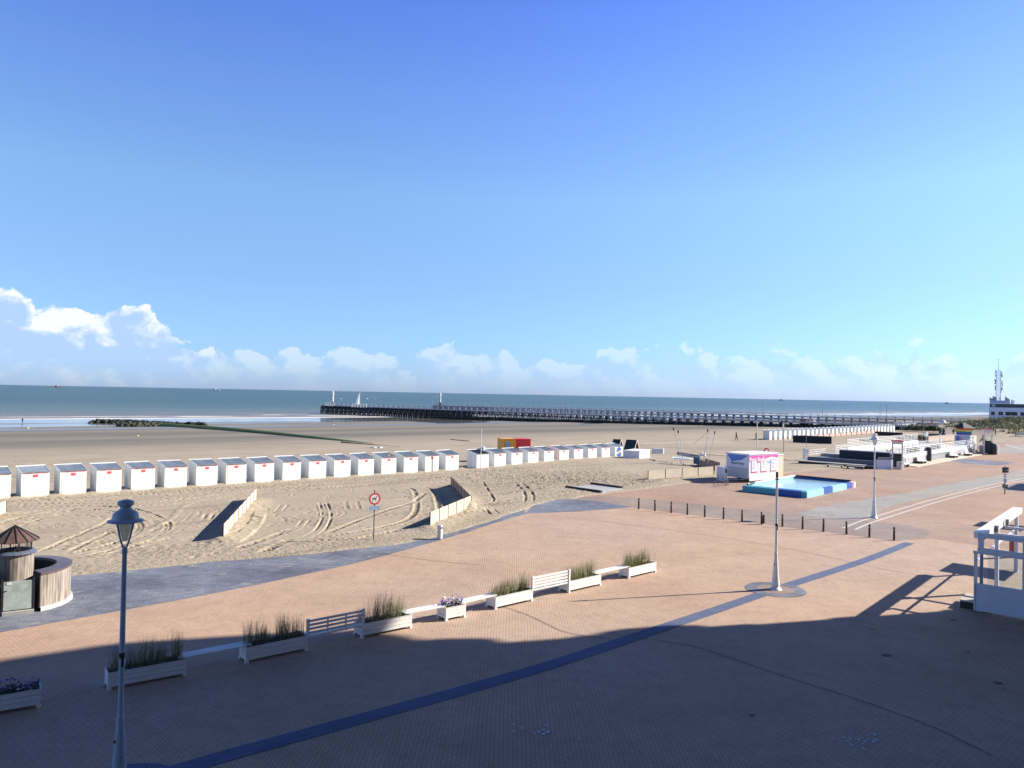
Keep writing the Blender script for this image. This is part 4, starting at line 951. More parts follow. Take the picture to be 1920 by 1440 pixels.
# far rows: narrow cabins seen along the row
def far_proto():
    r = thing('beach_cabin', 'x', 'beach cabin', (0, 0, 0)); w, d, hf, hb = 1.62, 1.6, 1.95, 2.2
    MB().xprism([(0, -.5), (d, -.5), (d, hb), (0, hf)], -w/2, w/2).build('wall', CABW, r)
    MB().xprism([(-.06, hf-.01), (-.06, hf+.05), (d+.05, hb+.06), (d+.05, hb+.003), ], -w/2-.04, w/2+.04).build('roof', mat('far_roof', (.30, .34, .38), .5, .3, 1), r)
    MB().b(-w/2-.07, w/2+.07, d+.05, d+.11, hb-.04, hb+.13).build('ridge_board', CABW, r)
    MB().b(-.08, .08, -.03, -.005, hf-.42, hf-.25).build('number_plate', REDSIGN, r)
    return r
fp = far_proto()
TENS = ['twenty', 'thirty']
def NUM(n): return ORD[n-1] if n <= 20 else ['twenty', 'thirty'][n//10-2]+('-'+ORD[n % 10-1] if n % 10 else '')
GF = 'white beach cabins in the long far row'
EPX = [(661, 527), (773, 526), (902, 525), (1010, 510), (1127, 492), (1232, 487), (1340, 478), (1443, 465), (1545, 452), (1648, 440), (1748, 435), (1850, 428)]
def far_pt(i, n=33):
    # crowding towards the far end follows equal spacing on the ground
    return E1[i]
dE = (E1[-1]-E1[0]); rzE = math.atan2(dE.y, dE.x)
for i in range(33):
    o = fp if i == 0 else dup(fp)
    p = E1[i]; o.location = p; o.rotation_euler.z = R(50)
    o['label'] = 'white beach cabin at the near end of the far row, showing its shaded side' if i == 0 else 'white beach cabin at the far end of the long far row' if i == 32 else f'white beach cabin, {NUM(i+1)} from the near end of the far row'; o['group'] = GF
FW = ['nearest', 'second', 'third', 'fourth', 'last']
for i, p in enumerate(F1):
    o = dup(fp); o.location = p; o.rotation_euler.z = R(34); o['label'] = f'white beach cabin, {FW[i]} in the short row running up to the dune grass'; o['group'] = 'white beach cabins before the dunes'

# kiosk shed with red and white stripes behind the far row
q = at(1519, 800, -1.4); root = thing('striped_shed', 'dark red and white striped shed behind the far cabin row', 'shed', q, R(26)); w = 20*q.y/FPX
MB().b(-w*.55, w*.35, 0, 3, -.3, 2.9).build('wall', mat('shed_red', (.16, .03, .04), .7), root)
MB().b(w*.35+.002, w*.75, -.05, 3, -.3, 3.0).build('side_annex', mat('shed_pink', (.72, .60, .60), .7), root)
for k in range(7): x = -w*.53+k*w*.14; MB().b(x, x+.14, -.06, -.003, -.3, 2.4).build('stripe', WHITE, root)
MB().b(-w*.6, w*.34, -.1, 3, 2.92, 3.08).build('roof', GREYM, root)

# ---------------------------------------------------------------- yellow and red container behind the cabins
def container():
    a = at_depth(934, 845, 108); b = at_depth(992, 845, 118)
    a = on_land(934, 846); a = Vector((934-960, 0, 0))
    D = 102; zt_ = 9-(824.3-739)*D/FPX; g = -.9
    p = Vector(((934-960)/FPX*D+.85, D, g)); root = thing('lifeguard_container', 'half yellow, half red steel container hut behind the cabins', 'container', p, R(20)); h = zt_-g
    L1 = 1.8; L2 = 2.15
    y = MB()
    for k in range(9): y.b(k*L1/9, k*L1/9+L1/18, -.03, 0, .1, h-.1)
    y.b(0, L1, 0.001, 2.4, 0, h); y.build('yellow_wall', YEL, root)
    r = MB()
    for k in range(10): r.b(L1+k*L2/10, L1+k*L2/10+L2/20, -.03, 0, .1, h-.1)
    r.b(L1+.002, L1+L2, 0.001, 2.4, 0, h); r.build('red_wall', RED, root)
    e = MB()
    for k in range(10): e.b(L1+L2+.002, L1+L2+.03, .05+k*.23, .17+k*.23, .1, h-.1)
    e.build('end_ribs', RED, root)
    MB().b(.3, .95, -.05, -.035, h-.95, h-.25).build('window', mat('window_blue', (.2, .28, .4), .2), root)
    MB().b(-.03, L1+L2+.05, -.04, -.01 if False else 2.42, h+.002, h+.07).build('roof', [YEL, RED][1], root)
    MB().b(-.04, L1, -.045, 2.43, h+.072, h+.08).build('roof_edge', YEL, root)
container()

# ---------------------------------------------------------------- play houses, low white wall, rolls
def playhouse(label, px, zt, rz, s=1.0):
    root = thing('play_house', label, 'play house', px, rz, 'wooden play houses with dark green roofs')
    w, d, h, e = 1.75*s, 1.75*s, zt, 1.35*s
    # ridge along local x (d), gable facing +x
    g = MB()
    for sy in (-1, 1):
        g.add([(-d/2, sy*w*.62, h-e*1.0-.12), (d/2, sy*w*.62, h-e-.12), (d/2, 0, h), (-d/2, 0, h), (-d/2, sy*w*.62, h-e-.2), (d/2, sy*w*.62, h-e-.2), (d/2, 0, h-.08), (-d/2, 0, h-.08)], [(0, 1, 2, 3), (4, 7, 6, 5), (0, 3, 7, 4), (1, 5, 6, 2), (0, 4, 5, 1)])
    g.build('roof', mat('roof_dark_green', (.018, .04, .04), .6, .2, 5), root)
    f = MB()
    for x in (d/2+.001,):
        for sy in (-1, 1): f.bar((x, sy*w*.64, h-e-.16), (x, 0, h-.02), .04, .12)
    f.build('barge_board', mat('barge_cream', (.68, .6, .45), .6), root)
    MB().add([], []) if False else None
    b = MB(); b.add([(d/2-.35, -w*.45, -.2), (d/2-.35, w*.45, -.2), (d/2-.35, w*.45, h-e+.15), (d/2-.35, 0, h-.15), (d/2-.35, -w*.45, h-e+.15), (-d/2+.2, -w*.45, -.2), (-d/2+.2, w*.45, -.2), (-d/2+.2, w*.45, h-e+.15), (-d/2+.2, 0, h-.15), (-d/2+.2, -w*.45, h-e+.15)], [(0, 1, 2, 3, 4), (9, 8, 7, 6, 5), (0, 5, 6, 1), (1, 6, 7, 2), (4, 9, 5, 0)])
    b.build('wall', mat('play_wood', (.28, .15, .055), .7, .2, 6), root)
    for sy in (-.45, .45): MB().b(d/2-.3, d/2-.2, sy*w-.05, sy*w+.05, -.2, h-e+.1).build('post', mat('barge_cream', (.68, .6, .45), .6), root)
ph1 = at(1184, 858, -.9); ph1.z = -.9
playhouse('larger wooden play house with dark green roof behind the low white wall', ph1, (859-825.5)*ph1.y/FPX, R(-30), 1.05)
ph2 = at(1157, 851, -1.1); playhouse('smaller play house half hidden behind the cabin with the emblem', ph2, (851-823.5)*ph2.y/FPX, R(-30), .85)
wa = at(1168.5, 862.5, -.6); wb = at(1199, 864.5, -.6); wc = at(1218, 861, -.6)
root = thing('low_white_store', 'low white storage box beside the cabin with the emblem', 'storage box', wa); hh = 18.5*wa.y/FPX
d1 = wb-wa; d2 = wc-wb; poly = [(0, 0), (d1.x, d1.y), (d1.x+d2.x, d1.y+d2.y), (d2.x, d2.y)]
MB().prism(poly, -.4, hh-.1).build('wall', mat('dirty_white', (.70, .73, .78), .6, .12, 1.2), root)
MB().prism([(x*1.02, y*1.02) for x, y in poly], hh-.1, hh).build('lid', WHITE, root)
for k in range(5):
    p = at(1225.5+k*4, 854.2, -1.05); root = thing('white_drum', ['leftmost white drum of the cluster on the sand', 'second white drum from the left in the cluster', 'middle white drum of the cluster on the sand', 'fourth white drum from the left in the cluster', 'rightmost white drum of the cluster on the sand'][k], 'drum', p, 0, 'white drums on the sand')
    MB().lathe([(0, 0), (.3, 0), (.3, .34), (.315, .36), (.3, .38), (.3, .8), (.315, .82), (.3, .84), (.3, 1.2), (0, 1.22)], 14).build('barrel', mat('drum_white', (.66, .68, .70), .5), root, True)
    MB().lathe([(0, 1.225), (.24, 1.225), (.24, 1.27), (0, 1.27)], 12).build('lid', WHITE, root)

# ---------------------------------------------------------------- bungee trampoline frame, sign and mats
def bungee():
    D = 1420*9.9/(880-745); root = thing('bungee_frame', 'four tall slanting grey poles of a bungee trampoline', 'bungee frame', (0, 0, 0))
    M_ = mat('pole_silver', (.62, .63, .62), .4)
    for (bx, by, tx, ty) in ((1279, 862, 1264.5, 803), (1283.5, 861, 1273, 808), (1317, 866, 1328.5, 806), (1325, 862, 1341.5, 810)):
        a = at_depth(bx, by, D); b = at_depth(tx, ty, D+(.5 if tx in (1273, 1341.5) else 0)); a.z = -.7
        MB().tube(a, b, .075 if tx != 1341.5 else .05, .05, 8).build('pole', M_, root, True)
        MB().tube(b+Vector((-.1, 0, -.3)), b+Vector((-.12, 0, .1)), .09, n=8).build('winch', DARK, root)
    a = at_depth(1326, 811, D); b = at_depth(1300, 832, D); MB().tube(a, b, .025, n=5).build('bungee_cord', GREYM, root)
bungee()
def ride_sign():
    D = 104; a = at_depth(1269.5, 850, D); b = at_depth(1312, 857, D-3); d = b-a; L = math.hypot(d.x, d.y); rz = math.atan2(d.y, d.x)
    root = thing('banner_sign', 'long grey banner with pale lettering before the slanting poles', 'sign', (a.x, a.y, 0), rz); z = a.z; s = (b.z-a.z)/L
    mb = MB(); mb.add([(x, y, z+s*x+zz) for y in (0, .05) for x, zz in ((0, -.22), (L, -.22), (L, .24), (0, .22))], [(0, 1, 2, 3), (7, 6, 5, 4), (0, 4, 5, 1), (1, 5, 6, 2), (2, 6, 7, 3), (3, 7, 4, 0)])
    bo = mb.build('board', mat('banner_grey', (.16, .19, .24), .5), root)
    text_mesh('lettering', 'PELLICANS', .38, WHITE, bo, Matrix.Translation((L*.33, -.01, z+s*L*.33)) @ FACE, .002, bold=.006)
    MB().b(L*.58, L*.98, -.012, -.002, z+s*L*.8-.05, z+s*L*.8+.0).build('text_line', WHITE, bo)
    for x in (.1, L-.08): MB().b(x, x+.06, .052, .1, -1.2, z+s*x+.2).build('leg', LAMPW, root)
    MB().b(L*.72, L*.96, .06, .5, z-1.2, z-.35).build('control_box', mat('box_navy', (.05, .09, .18), .5), root)
ride_sign()
for k, (bx, w_) in enumerate(((1315.5, 4), (1320, 3.5))):
    p = at(bx, 859.5, -.85); root = thing('white_canister', ['tall white canister nearer the banner sign', 'narrower white canister right of its twin'][k], 'canister', p, 0, 'white canisters by the banner'); MB().lathe([(0, 0), (.27, 0), (.27, .8), (.2, .9), (0, .95)], 14).build('body', mat('drum_white', (.66, .68, .70), .5), root, True)
mp = MB(); pl = [at(x, y, -.55) for x, y in ((1250, 865), (1262, 859), (1308, 863), (1307, 873.5))]; o0 = pl[0]
MB().prism([(p.x-o0.x, p.y-o0.y) for p in pl], -.25, .0).build('x', WHITE) if False else None
root = thing('trampoline_bed', 'low pale turquoise trampoline bed with a dark centre, on the sand', 'trampoline', o0)
MB().prism([(p.x-o0.x, p.y-o0.y) for p in pl], -.35, .25).build('frame', mat('pale_turquoise', (.55, .70, .70), .5, .05), root)
c = sum(((p-o0) for p in pl), Vector())/4; MB().prism([(c.x+(p.x-o0.x-c.x)*.62-.5, c.y+(p.y-o0.y-c.y)*.5) for p in pl], .255, .27).build('mat', mat('navy_mat', (.02, .05, .10), .6), root)
windbreak('short brown-framed fence with close posts right of the trampoline bed', at(1307.5, 875, -.3), at(1340, 886, -.1), 1.15, 4, RUSTC, mat('brown_post', (.10, .05, .03), .7), -.4, -.2)
windbreak('low rusty brown fence behind the trampoline bed, left of the trailer', at(1322, 870, -.7), at(1349, 878, -.5), .8, 5, RUSTC, mat('brown_post', (.10, .05, .03), .7), -.7, -.5)
# ridge of seaweed and dark boards at the border of the play area
mb = MB(); kp = [at(x, y, -.3) for x, y in ((1218, 864), (1240, 868), (1262, 872), (1290, 875), (1308, 876))]
for i in range(160):
    u = random.random()*(len(kp)-1); k = int(u); p = kp[k].lerp(kp[k+1], u-k); mb.box((p.x+random.gauss(0, .15), p.y+random.gauss(0, .2), p.z-.1+random.random()*.25), (random.uniform(.2, .6), random.uniform(.1, .3), random.uniform(.08, .25)), rz=random.random()*3, rx=random.uniform(-.4, .4))
o = mb.build('seaweed_ridge', mat('seaweed', (.035, .035, .03), .9, .4, 4)); tag(o, 'ragged dark ridge of weed and rubble along the play area', 'rubble', kind='stuff')

# ---------------------------------------------------------------- sales trailer, generator hut, bicycle
def trailer():
    A = Vector((25.55, 81.2, 0)); rz = R(36); root = thing('sales_trailer', 'white sales trailer with a pink sign, behind the paddling pool', 'trailer', A, rz)
    # near corner at A; long side runs along +x, short end towards +y (left-back)
    h = 2.98; z0 = .42; L = 5.2; W = 3.0
    MB().b(0, L, 0, W, z0, h).build('body', mat('trailer_white', (.74, .76, .82), .45, .03), root)
    MB().b(-.06, L+.06, -.06, W+.06, h+.002, h+.10).build('roof', WHITE, root)
    MB().b(.05, L-.05, -.02, -.002, z0-.25, z0+.28).build('skirt', WHITE, root)
    # pink wave sign
    m = MB(); n = 24; vs = []
    for k in range(n+1):
        u = k/n; x = .06+u*(L-.12); top = h-.10-.02*u; bot = h-.70-.26*math.sin(min(1, u/.45)*math.pi)*(u < .45)+(.0 if u < .42 else .42*math.sin(min(1, (u-.42)/.4)*math.pi/2)*(1-.35*max(0, (u-.8)/.2)))
        vs += [(x, -.02, bot), (x, -.02, top)]
    m.add(vs, [(2*k, 2*k+2, 2*k+3, 2*k+1) for k in range(n)]); fas = m.build('fascia_sign', mat('pink_sign', (.75, .10, .38), .5), root)
    text_mesh('lettering', 'Pony Boat', .62, WHITE, fas, Matrix.Translation((1.28, -.03, h-.55)) @ FACE, .003, bold=.02)
    text_mesh('lettering', 'Boats', .34, mat('letter_pale_blue', (.35, .6, .75), .5), fas, Matrix.Translation((3.65, -.03, h-.86)) @ FACE, .003, bold=.006)
    cl = MB(); cl.xprism([(-.03, h-.98), (-.026, h-.98), (-.026, h-.2), (-.03, h-.2)], 2.42, 2.6); cl.build('figure_cutout', mat('cutout_pink', (.8, .6, .62), .5), fas)
    for k, (x, c) in enumerate(((.35, (.65, .2, .25)), (2.0, (.45, .55, .4)), (3.75, (.4, .45, .5)))):
        p = MB().b(x, x+1.05, -.02, -.003, 1.1, 2.35).build('poster_frame', mat('frame%d' % k, c, .5), root)
        MB().b(x+.07, x+.98, -.03, -.022, 1.16, 2.27).build('poster', WHITE, p)
        ln = MB()
        for j in range(7): ln.b(x+.2+(.2 if k == 1 else 0), x+.45+.4*((j*7) % 3)/3, -.034, -.031, 2.1-j*.12, 2.14-j*.12)
        ln.build('poster_text', [GREYM, REDSIGN, GREYM][k], p)
        MB().b(x, x+1.05, -.034, -.031, 1.05, 1.14).build('poster_foot', [REDSIGN, REDSIGN, YEL][k], p)
    # left end (in shade): blue top picture, lower flap
    m = MB(); m.add([(-.012, .1, h-.08), (-.012, W-.1, h-.08), (-.012, W-.75, h-.85), (-.012, .75+.2, h-.6)], [(0, 1, 2, 3)]); m.build('end_picture', mat('trailer_blue', (.10, .22, .62), .5), root)
    text_mesh('lettering', 'Boats Pony', .36, mat('letter_navy', (.05, .1, .3), .5), root, Matrix.Translation((-.03, W*.5, h-1.0)) @ Matrix.Rotation(R(-90), 4, 'Z') @ FACE, .003, bold=.008)
    MB().b(-.03, -.002, .15, W-.15, z0+.1, 1.55).build('end_flap', mat('flap_grey', (.55, .56, .58), .5), root)
    for y in (.35, W-.5): MB().tube((1.6, y-.2, .3), (1.6, y, .3), .3, n=18).build('wheel', DARK, root)
    MB().bar((0, .5, .3), (-1.4, 1.5, .3), .08, .1).bar((0, W-.5, .3), (-1.4, 1.5, .3), .08, .1).build('drawbar', GREYM, root)
    MB().tube((-1.3, 1.5, 0), (-1.3, 1.5, .5), .035, n=8).build('jack', DARK, root)
    # hut behind
    r2 = thing('beige_hut', 'pale yellow hut standing right behind the sales trailer', 'hut', A+Matrix.Rotation(rz, 3, 'Z') @ Vector((L+.02, .1, 0)), rz)
    MB().b(.05, 1.5, .3, 2.6, 0, 2.72).build('wall', mat('hut_cream', (.74, .62, .44), .6, .04), r2); MB().b(.0, 1.55, .25, 2.65, 2.723, 2.82).build('roof', WHITE, r2)
    MB().b(.35, .85, .285, .298, 1.4, 2.3).build('window', mat('window_pale', (.55, .6, .62), .3), r2)
    return A, rz
TA, TR = trailer()
p = on_land(1357, 908); p = at(1359, 905); root = thing('generator_box', 'small pale blue-white cabinet at the left end of the trailer', 'cabinet', p, R(36)); MB().b(-.35, .4, 0, .8, .15, 1.65).build('body', mat('cab_pale', (.62, .66, .74), .5), root); MB().b(-.38, .43, -.03, .83, 1.652, 1.73).build('lid', WHITE, root); MB().b(.06, .3, -.02, -.002, 1.0, 1.45).build('vent', DARK, root)
def bicycle(label, p, rz):
    root = thing('bicycle', label, 'bicycle', p, rz); r = .33
    for x in (-.52, .52):
        w = MB(); n = 22
        w.path([(x+r*math.cos(2*math.pi*k/n), 0, r+r*math.sin(2*math.pi*k/n)) for k in range(n+1)], .025, 5); wo = w.build('wheel', DARK, root)
        s = MB()
        for k in range(8): s.tube((x, 0, r), (x+r*math.cos(k*.785), 0, r+r*math.sin(k*.785)), .005, n=3)
        s.build('spokes', GREYM, wo)
    MB().path([(-.52, 0, r), (-.12, 0, .3), (.38, 0, .82), (-.22, 0, .8), (-.12, 0, .3)], .02).path([(-.52, 0, r), (-.22, 0, .8), (-.26, 0, .95)], .016).path([(.38, 0, .82), (.52, 0, r)], .018).build('frame', mat('bike_blue', (.05, .09, .2), .4), root)
    MB().path([(.38, 0, .8), (.35, 0, 1.0), (.28, .25, 1.02)], .014).path([(.35, 0, 1.0), (.28, -.25, 1.02)], .014).build('handlebar', DARK, root)
    MB().box((-.28, 0, .97), (.26, .14, .06), taper=.7).build('saddle', DARK, root)
    MB().path([(-.75, .0, .62), (-.3, 0, .64)], .02).box((-.6, 0, .66), (.34, .14, .03)).build('carrier', DARK, root)
bicycle('dark bicycle parked left of the white cabinet in the trailer shadow', at(1350, 909), R(20))
bicycle('bicycle leaning at the corner of the cabinet and the trailer drawbar', at(1363, 911), R(60))

# ---------------------------------------------------------------- inflatable paddling pool
def pool():
    P = [at(1392, 921.5), at(1513, 934.5), at(1604, 913.5), at(1490, 903)]; o = P[0].copy(); P = [p-o for p in P]
    root = thing('paddling_pool', 'square turquoise and blue inflatable pool before the sales trailer', 'pool', o); h = .62
    c = sum(P, Vector())/4; inn = [p+(c-p).normalized()*.62 for p in P]
    TQ = mat('pool_turquoise', (.06, .36, .46), .4, .06); BL = mat('pool_blue', (.015, .09, .38), .4, .06); LB = mat('pool_light', (.30, .58, .68), .4, .05); RP = mat('pool_red', (.6, .2, .2), .5)
    def wall(a, b, ia, ib, segs, name):
        for u0, u1, m in segs:
            q = [a.lerp(b, u0), a.lerp(b, u1), ia.lerp(ib, u1), ia.lerp(ib, u0)]
            mb = MB(); vs = [(p.x, p.y, 0) for p in q]+[(q[0].x, q[0].y, h*.9), (q[1].x, q[1].y, h*.9), (q[2].x, q[2].y, h), (q[3].x, q[3].y, h)]
            mb.add(vs, [(0, 1, 5, 4), (2, 3, 7, 6), (4, 5, 6, 7), (1, 2, 6, 5), (3, 0, 4, 7)]); mb.build(name, m, root)
    wall(P[0], P[1], inn[0], inn[1], [(0, .52, TQ), (.52, .92, BL), (.92, 1, TQ)], 'front_wall')
    wall(P[1], P[2], inn[1], inn[2], [(0, .32, LB), (.32, .5, BL), (.5, .8, LB), (.8, .93, BL), (.93, .97, RP), (.97, 1, WHITE)], 'side_wall')
    wall(P[2], P[3], inn[2], inn[3], [(0, 1, BL)], 'back_wall'); wall(P[3], P[0], inn[3], inn[0], [(0, 1, LB)], 'trailer_side_wall')
    m = mat('pool_water', (.36, .56, .64), .12, .12, .5, .02, 3)
    w = MB(); w.add([(p.x, p.y, h*.72) for p in inn], [(0, 1, 2, 3)]); w.build('pool_water', m, root)
    # dark tubes: two thin black beams
    k = MB(); k.tube(inn[0]+Vector((0, 0, h+.08)), inn[3]+Vector((0, 0, h+.1)), .09, n=8).build('edge_tube', WHITE, root)
    MB().tube(inn[3]+Vector((0, 0, h+.1)), inn[2]+Vector((0, 0, h+.05)), .09, n=8).build('edge_tube', DARK, root)
    MB().tube(inn[0]+Vector((0, 0, h+.02)), inn[0].lerp(inn[3], .12)+Vector((0, 0, h+.12)), .12, n=8).build('hose', DARK, root)
pool()

# ---------------------------------------------------------------- ramp slab in the sand, wooden planks
pl = [at(x, y, .0) for x, y in ((1073, 916.5), (1112, 911.5), (1167, 919.5), (1127, 925))]
root = thing('access_ramp', 'grey sand-covered access slab with two black edge beams', 'ramp', pl[0])
P = [p-pl[0] for p in pl]; MB().prism([(p.x, p.y) for p in P], -.1, .2).build('slab', mat('ramp_grey', (.36, .37, .37), .8, .12, 2), root)
MB().bar(P[0]+Vector((-.6, .1, .12)), P[3]+Vector((0, -.2, .12)), .25, .32).build('edge_beam', mat('black_rubber', (.03, .03, .032), .7), root); MB().bar(P[1]+Vector((-.2, .1, .22)), P[2]+Vector((0, .2, .2)), .25, .30).build('edge_beam', mat('black_rubber', (.03, .03, .032), .7), root)
# ---------------------------------------------------------------- the two timber piers
PALE = mat('pier_pale', (.42, .45, .50), .7, .25, 2); PILE = mat('pier_pile_dark', (.022, .026, .032), .8, .4, 2); ALG = mat('algae_dark', (.018, .035, .012), .9, .5, 1)
PILE_B = mat('pier_pile_bleached', (.055, .065, .085), .8, .3, 2)
def pier(label, A, B, bays, dark_until, group):
    A = Vector(A); B = Vector(B); d = B-A; L = d.length; rz = math.atan2(d.y, d.x); root = thing('timber_pier', label, 'pier', (A.x, A.y, 0), rz, group); zd = .4; st = L/bays; W = 4.0
    lo = SEA_Z-.6
    MB().b(0, L, -W/2+.12, W/2-.12, zd-.22, zd).build('deck', mat('pier_deck', (.24, .22, .19), .8, .2, 2), root)
    rails = {}
    for s_, nm in ((-1, 'railing'), (1, 'railing')):
        m = MB(); y = s_*(W/2)
        for z in (zd+.05, zd+.6, zd+1.1): m.b(0, L, y-.05, y+.05, z, z+.12)
        m.b(0, L, y-.14, y-.052, zd-.42, zd-.12)
        m.build('railing', PALE, root)
    protos = {}
    for i in range(bays+1):
        x = i*st; kind = 'dark' if i < dark_until else 'pale'
        if kind not in protos:
            pm = PILE if kind == 'dark' else PILE_B; m = MB()
            for y in (-1.9, -.65, .65, 1.9): m.bar((0, y*1.0, zd-.25), (0, y*1.35, lo), .34, .34)
            m.bar((.1, -2.1, zd-1.0), (.1, 2.2, lo+1.6), .2, .2).bar((-.1, 2.1, zd-1.0), (-.1, -2.2, lo+1.6), .2, .2)
            m.b(-.16, .16, -2.45, 2.45, -1.6, -1.3)
            if kind == 'dark':
                for yy in (-2.15, -1.2, 0, 1.2): m.bar((st*.33, yy, zd-.5), (st*.33, yy*1.2, lo), .3, .3).bar((st*.66, yy, zd-.5), (st*.66, yy*1.2, lo), .3, .3)
            o = m.build('trestle', pm, root)
            c = MB(); c.b(-.17, .17, -2.3, 2.3, zd-.5, zd-.225)
            for s_ in (-1, 1): c.b(-.13, .13, s_*2.06-.08, s_*2.06+.08, zd-.5, zd+1.32)
            if kind == 'pale': c.bar((.02, -2.2, zd-.5), (.02, -2.55, -1.3), .18, .18).b(-.17, .17, -2.75, -2.45, -1.75, -1.25)
            c2 = c.build('railing_posts', PALE, o); protos[kind] = (o, c2)
        else:
            o = protos[kind][0].copy(); COL.objects.link(o); c2 = protos[kind][1].copy(); COL.objects.link(c2); c2.parent = o; o.parent = root
        o.location = (x, 0, 0)
    for z in (-1.45, -3.0):
        for s_ in (-1, 1): MB().b(st*dark_until*0, L, s_*2.5-.1, s_*2.5+.1, z, z+.3).build('waling', PILE if z < -2 else PILE_B, root)
    return root, rz, L
PA, PB = (-113, 456), (150, 267); root1, rz1, L1_ = pier('long timber pier with pale railings, nearer of the two, reaching into the sea', PA, PB, 84, 30, 'timber piers')
PC, PD = (-53, 520), (215, 355); root2, rz2, L2_ = pier('timber pier behind the nearer one, on the other side of the channel', PC, PD, 80, 12, 'timber piers')
# algae-covered stone toe along the near pier
mb = MB(); n = 90
for i in range(n):
    u = .22+.78*i/(n-1); u2 = .22+.78*(i+1)/(n-1)
    a = Vector(PA).lerp(Vector(PB), u); b = Vector(PA).lerp(Vector(PB), u2); nn = Vector((-(b-a).y, (b-a).x)).normalized()
    za = float(zbase(a.x, a.y)); h = 1.3*min(1, (u-.2)*6)
    k = random.uniform(.85, 1.15)
    mb.add([(*(a-nn*5.5*k), za-.6), (*(b-nn*5.5), za-.6), (*(b-nn*3), za+h*.8), (*(a-nn*3), za+h*.8*k), (*(a+nn*3), za+h*k), (*(b+nn*3), za+h)], [(0, 1, 2, 3), (3, 2, 5, 4)])
o = mb.build('stone_toe', mat('algae_stone', (.02, .03, .014), .9, .6, .6, .15, 2)); tag(o, 'dark algae-covered stone slope along the foot of the near pier', 'stone slope', kind='stuff')
def light_tower(label, px, D, h, zb=.4):
    X = (px-960)/FPX*D; p = Vector((X, D, zb)); root = thing('pier_light', label, 'light tower', p, 0, 'light towers on the pier heads')
    W_ = mat('tower_white', (.66, .66, .64), .6)
    MB().lathe([(.7, 0), (.62, h*.25)], 10).build('pedestal', PILE, root, True)
    MB().lathe([(.62, h*.25), (.52, h*.74)], 12).build('column', W_, root, True)
    MB().lathe([(.95, h*.74), (.98, h*.78), (.6, h*.79)], 14).build('gallery', W_, root, True)
    MB().lathe([(.6, h*.79), (.6, h*.92), (.75, h*.93), (.2, h), (0, h*1.03)], 12).build('lantern', W_, root, True)
light_tower('light tower on the head of the near pier, farthest left', 624.5, 452, 8.5)
light_tower('light tower on the head of the far pier', 826, 516, 8.5)
# white railing boxes on pier heads
for (px, D, w, lab) in ((620, 449, 5.5, 'white railed platform at the head of the near pier'), (676, 424, 9, 'white railed landing on the near pier beside the sail')):
    p = Vector(((px-960)/FPX*D-w/2, D, .5)); root = thing('pier_platform', lab, 'platform', p, rz1*.5)
    m = MB()
    for z in (.5, 1.1): m.b(0, w, -.06, .06, z, z+.35)
    m.build('rail_board', mat('tower_white', (.66, .66, .64), .6), root); k = MB()
    for j in range(6): k.b(j*w/5-.08, j*w/5+.08, -.1, .1, -.5, 1.7)
    k.build('rail_posts', WHITE, root)
def sailboat():
    D = 620; p = Vector(((674.5-960)/FPX*D, D, SEA_Z)); root = thing('sailing_boat', 'small sailing boat with one white sail beyond the pier', 'sailing boat', p, .5)
    m = MB(); m.add([(-3.5, 0, .9), (-2.6, -1.2, .9), (1, -1.3, .9), (4, 0, 1.1), (1, 1.3, .9), (-2.6, 1.2, .9), (-2.8, 0, -.3), (3, 0, -.3)], [(0, 1, 2, 3, 4, 5), (0, 6, 1), (1, 6, 7, 2), (2, 7, 3), (0, 5, 6), (5, 4, 7, 6), (4, 3, 7)]); m.build('hull', WHITE, root)
    MB().tube((.4, 0, .9), (.4, 0, 13.5), .1, .07, 6).build('mast', LAMPW, root)
    s = MB(); n = 6; vs = []
    for k in range(n+1): z = 1.8+11*k/n; c = 4.1*(1-k/n)**.8; vs += [(.3, 0, z), (.3-c*.5, -.35*(1-k/n), z), (.3-c, 0, z)]
    s.add(vs, [(3*k+j, 3*k+j+1, 3*k+j+4, 3*k+j+3) for k in range(n) for j in (0, 1)]); s.build('sail', mat('sail', (.75, .74, .7), .7), root)
sailboat()
# thin posts along the pier
for i, (px, h) in enumerate(((1064, 7), (1147, 8), (1234, 8), (1430, 9), (1543, 9), (1651, 9), (1663, 9.5))):
    k = ((px-960)/FPX); A_, B_ = Vector(PC), Vector(PD); u = (k*A_.y-A_.x)/((B_.x-A_.x)-k*(B_.y-A_.y)); p = A_.lerp(B_, u)
    o = pole('pier_lamp_post', f'thin lamp post on the far pier, {ORD[i]} from the left', 'lamp post', Vector((p.x, p.y, .4)), h*.85, .11, GREYM); o['group'] = 'lamp posts on the far pier'
# slanting white gangway on the near pier
D = 345; p = Vector(((1208-960)/FPX*D, D-3, 2.4)); root = thing('gangway', 'pale slanting gangway against the near pier', 'gangway', p, rz1)
for dx in (0, 3.6): MB().bar((dx, -2.6, .4), (dx-2.6, -3.4, -4.2), .45, .25).build('stringer', WHITE, root)
MB().bar((0, -2.6, .3), (3.6, -2.6, .3), .3, .3).build('landing', WHITE, root)

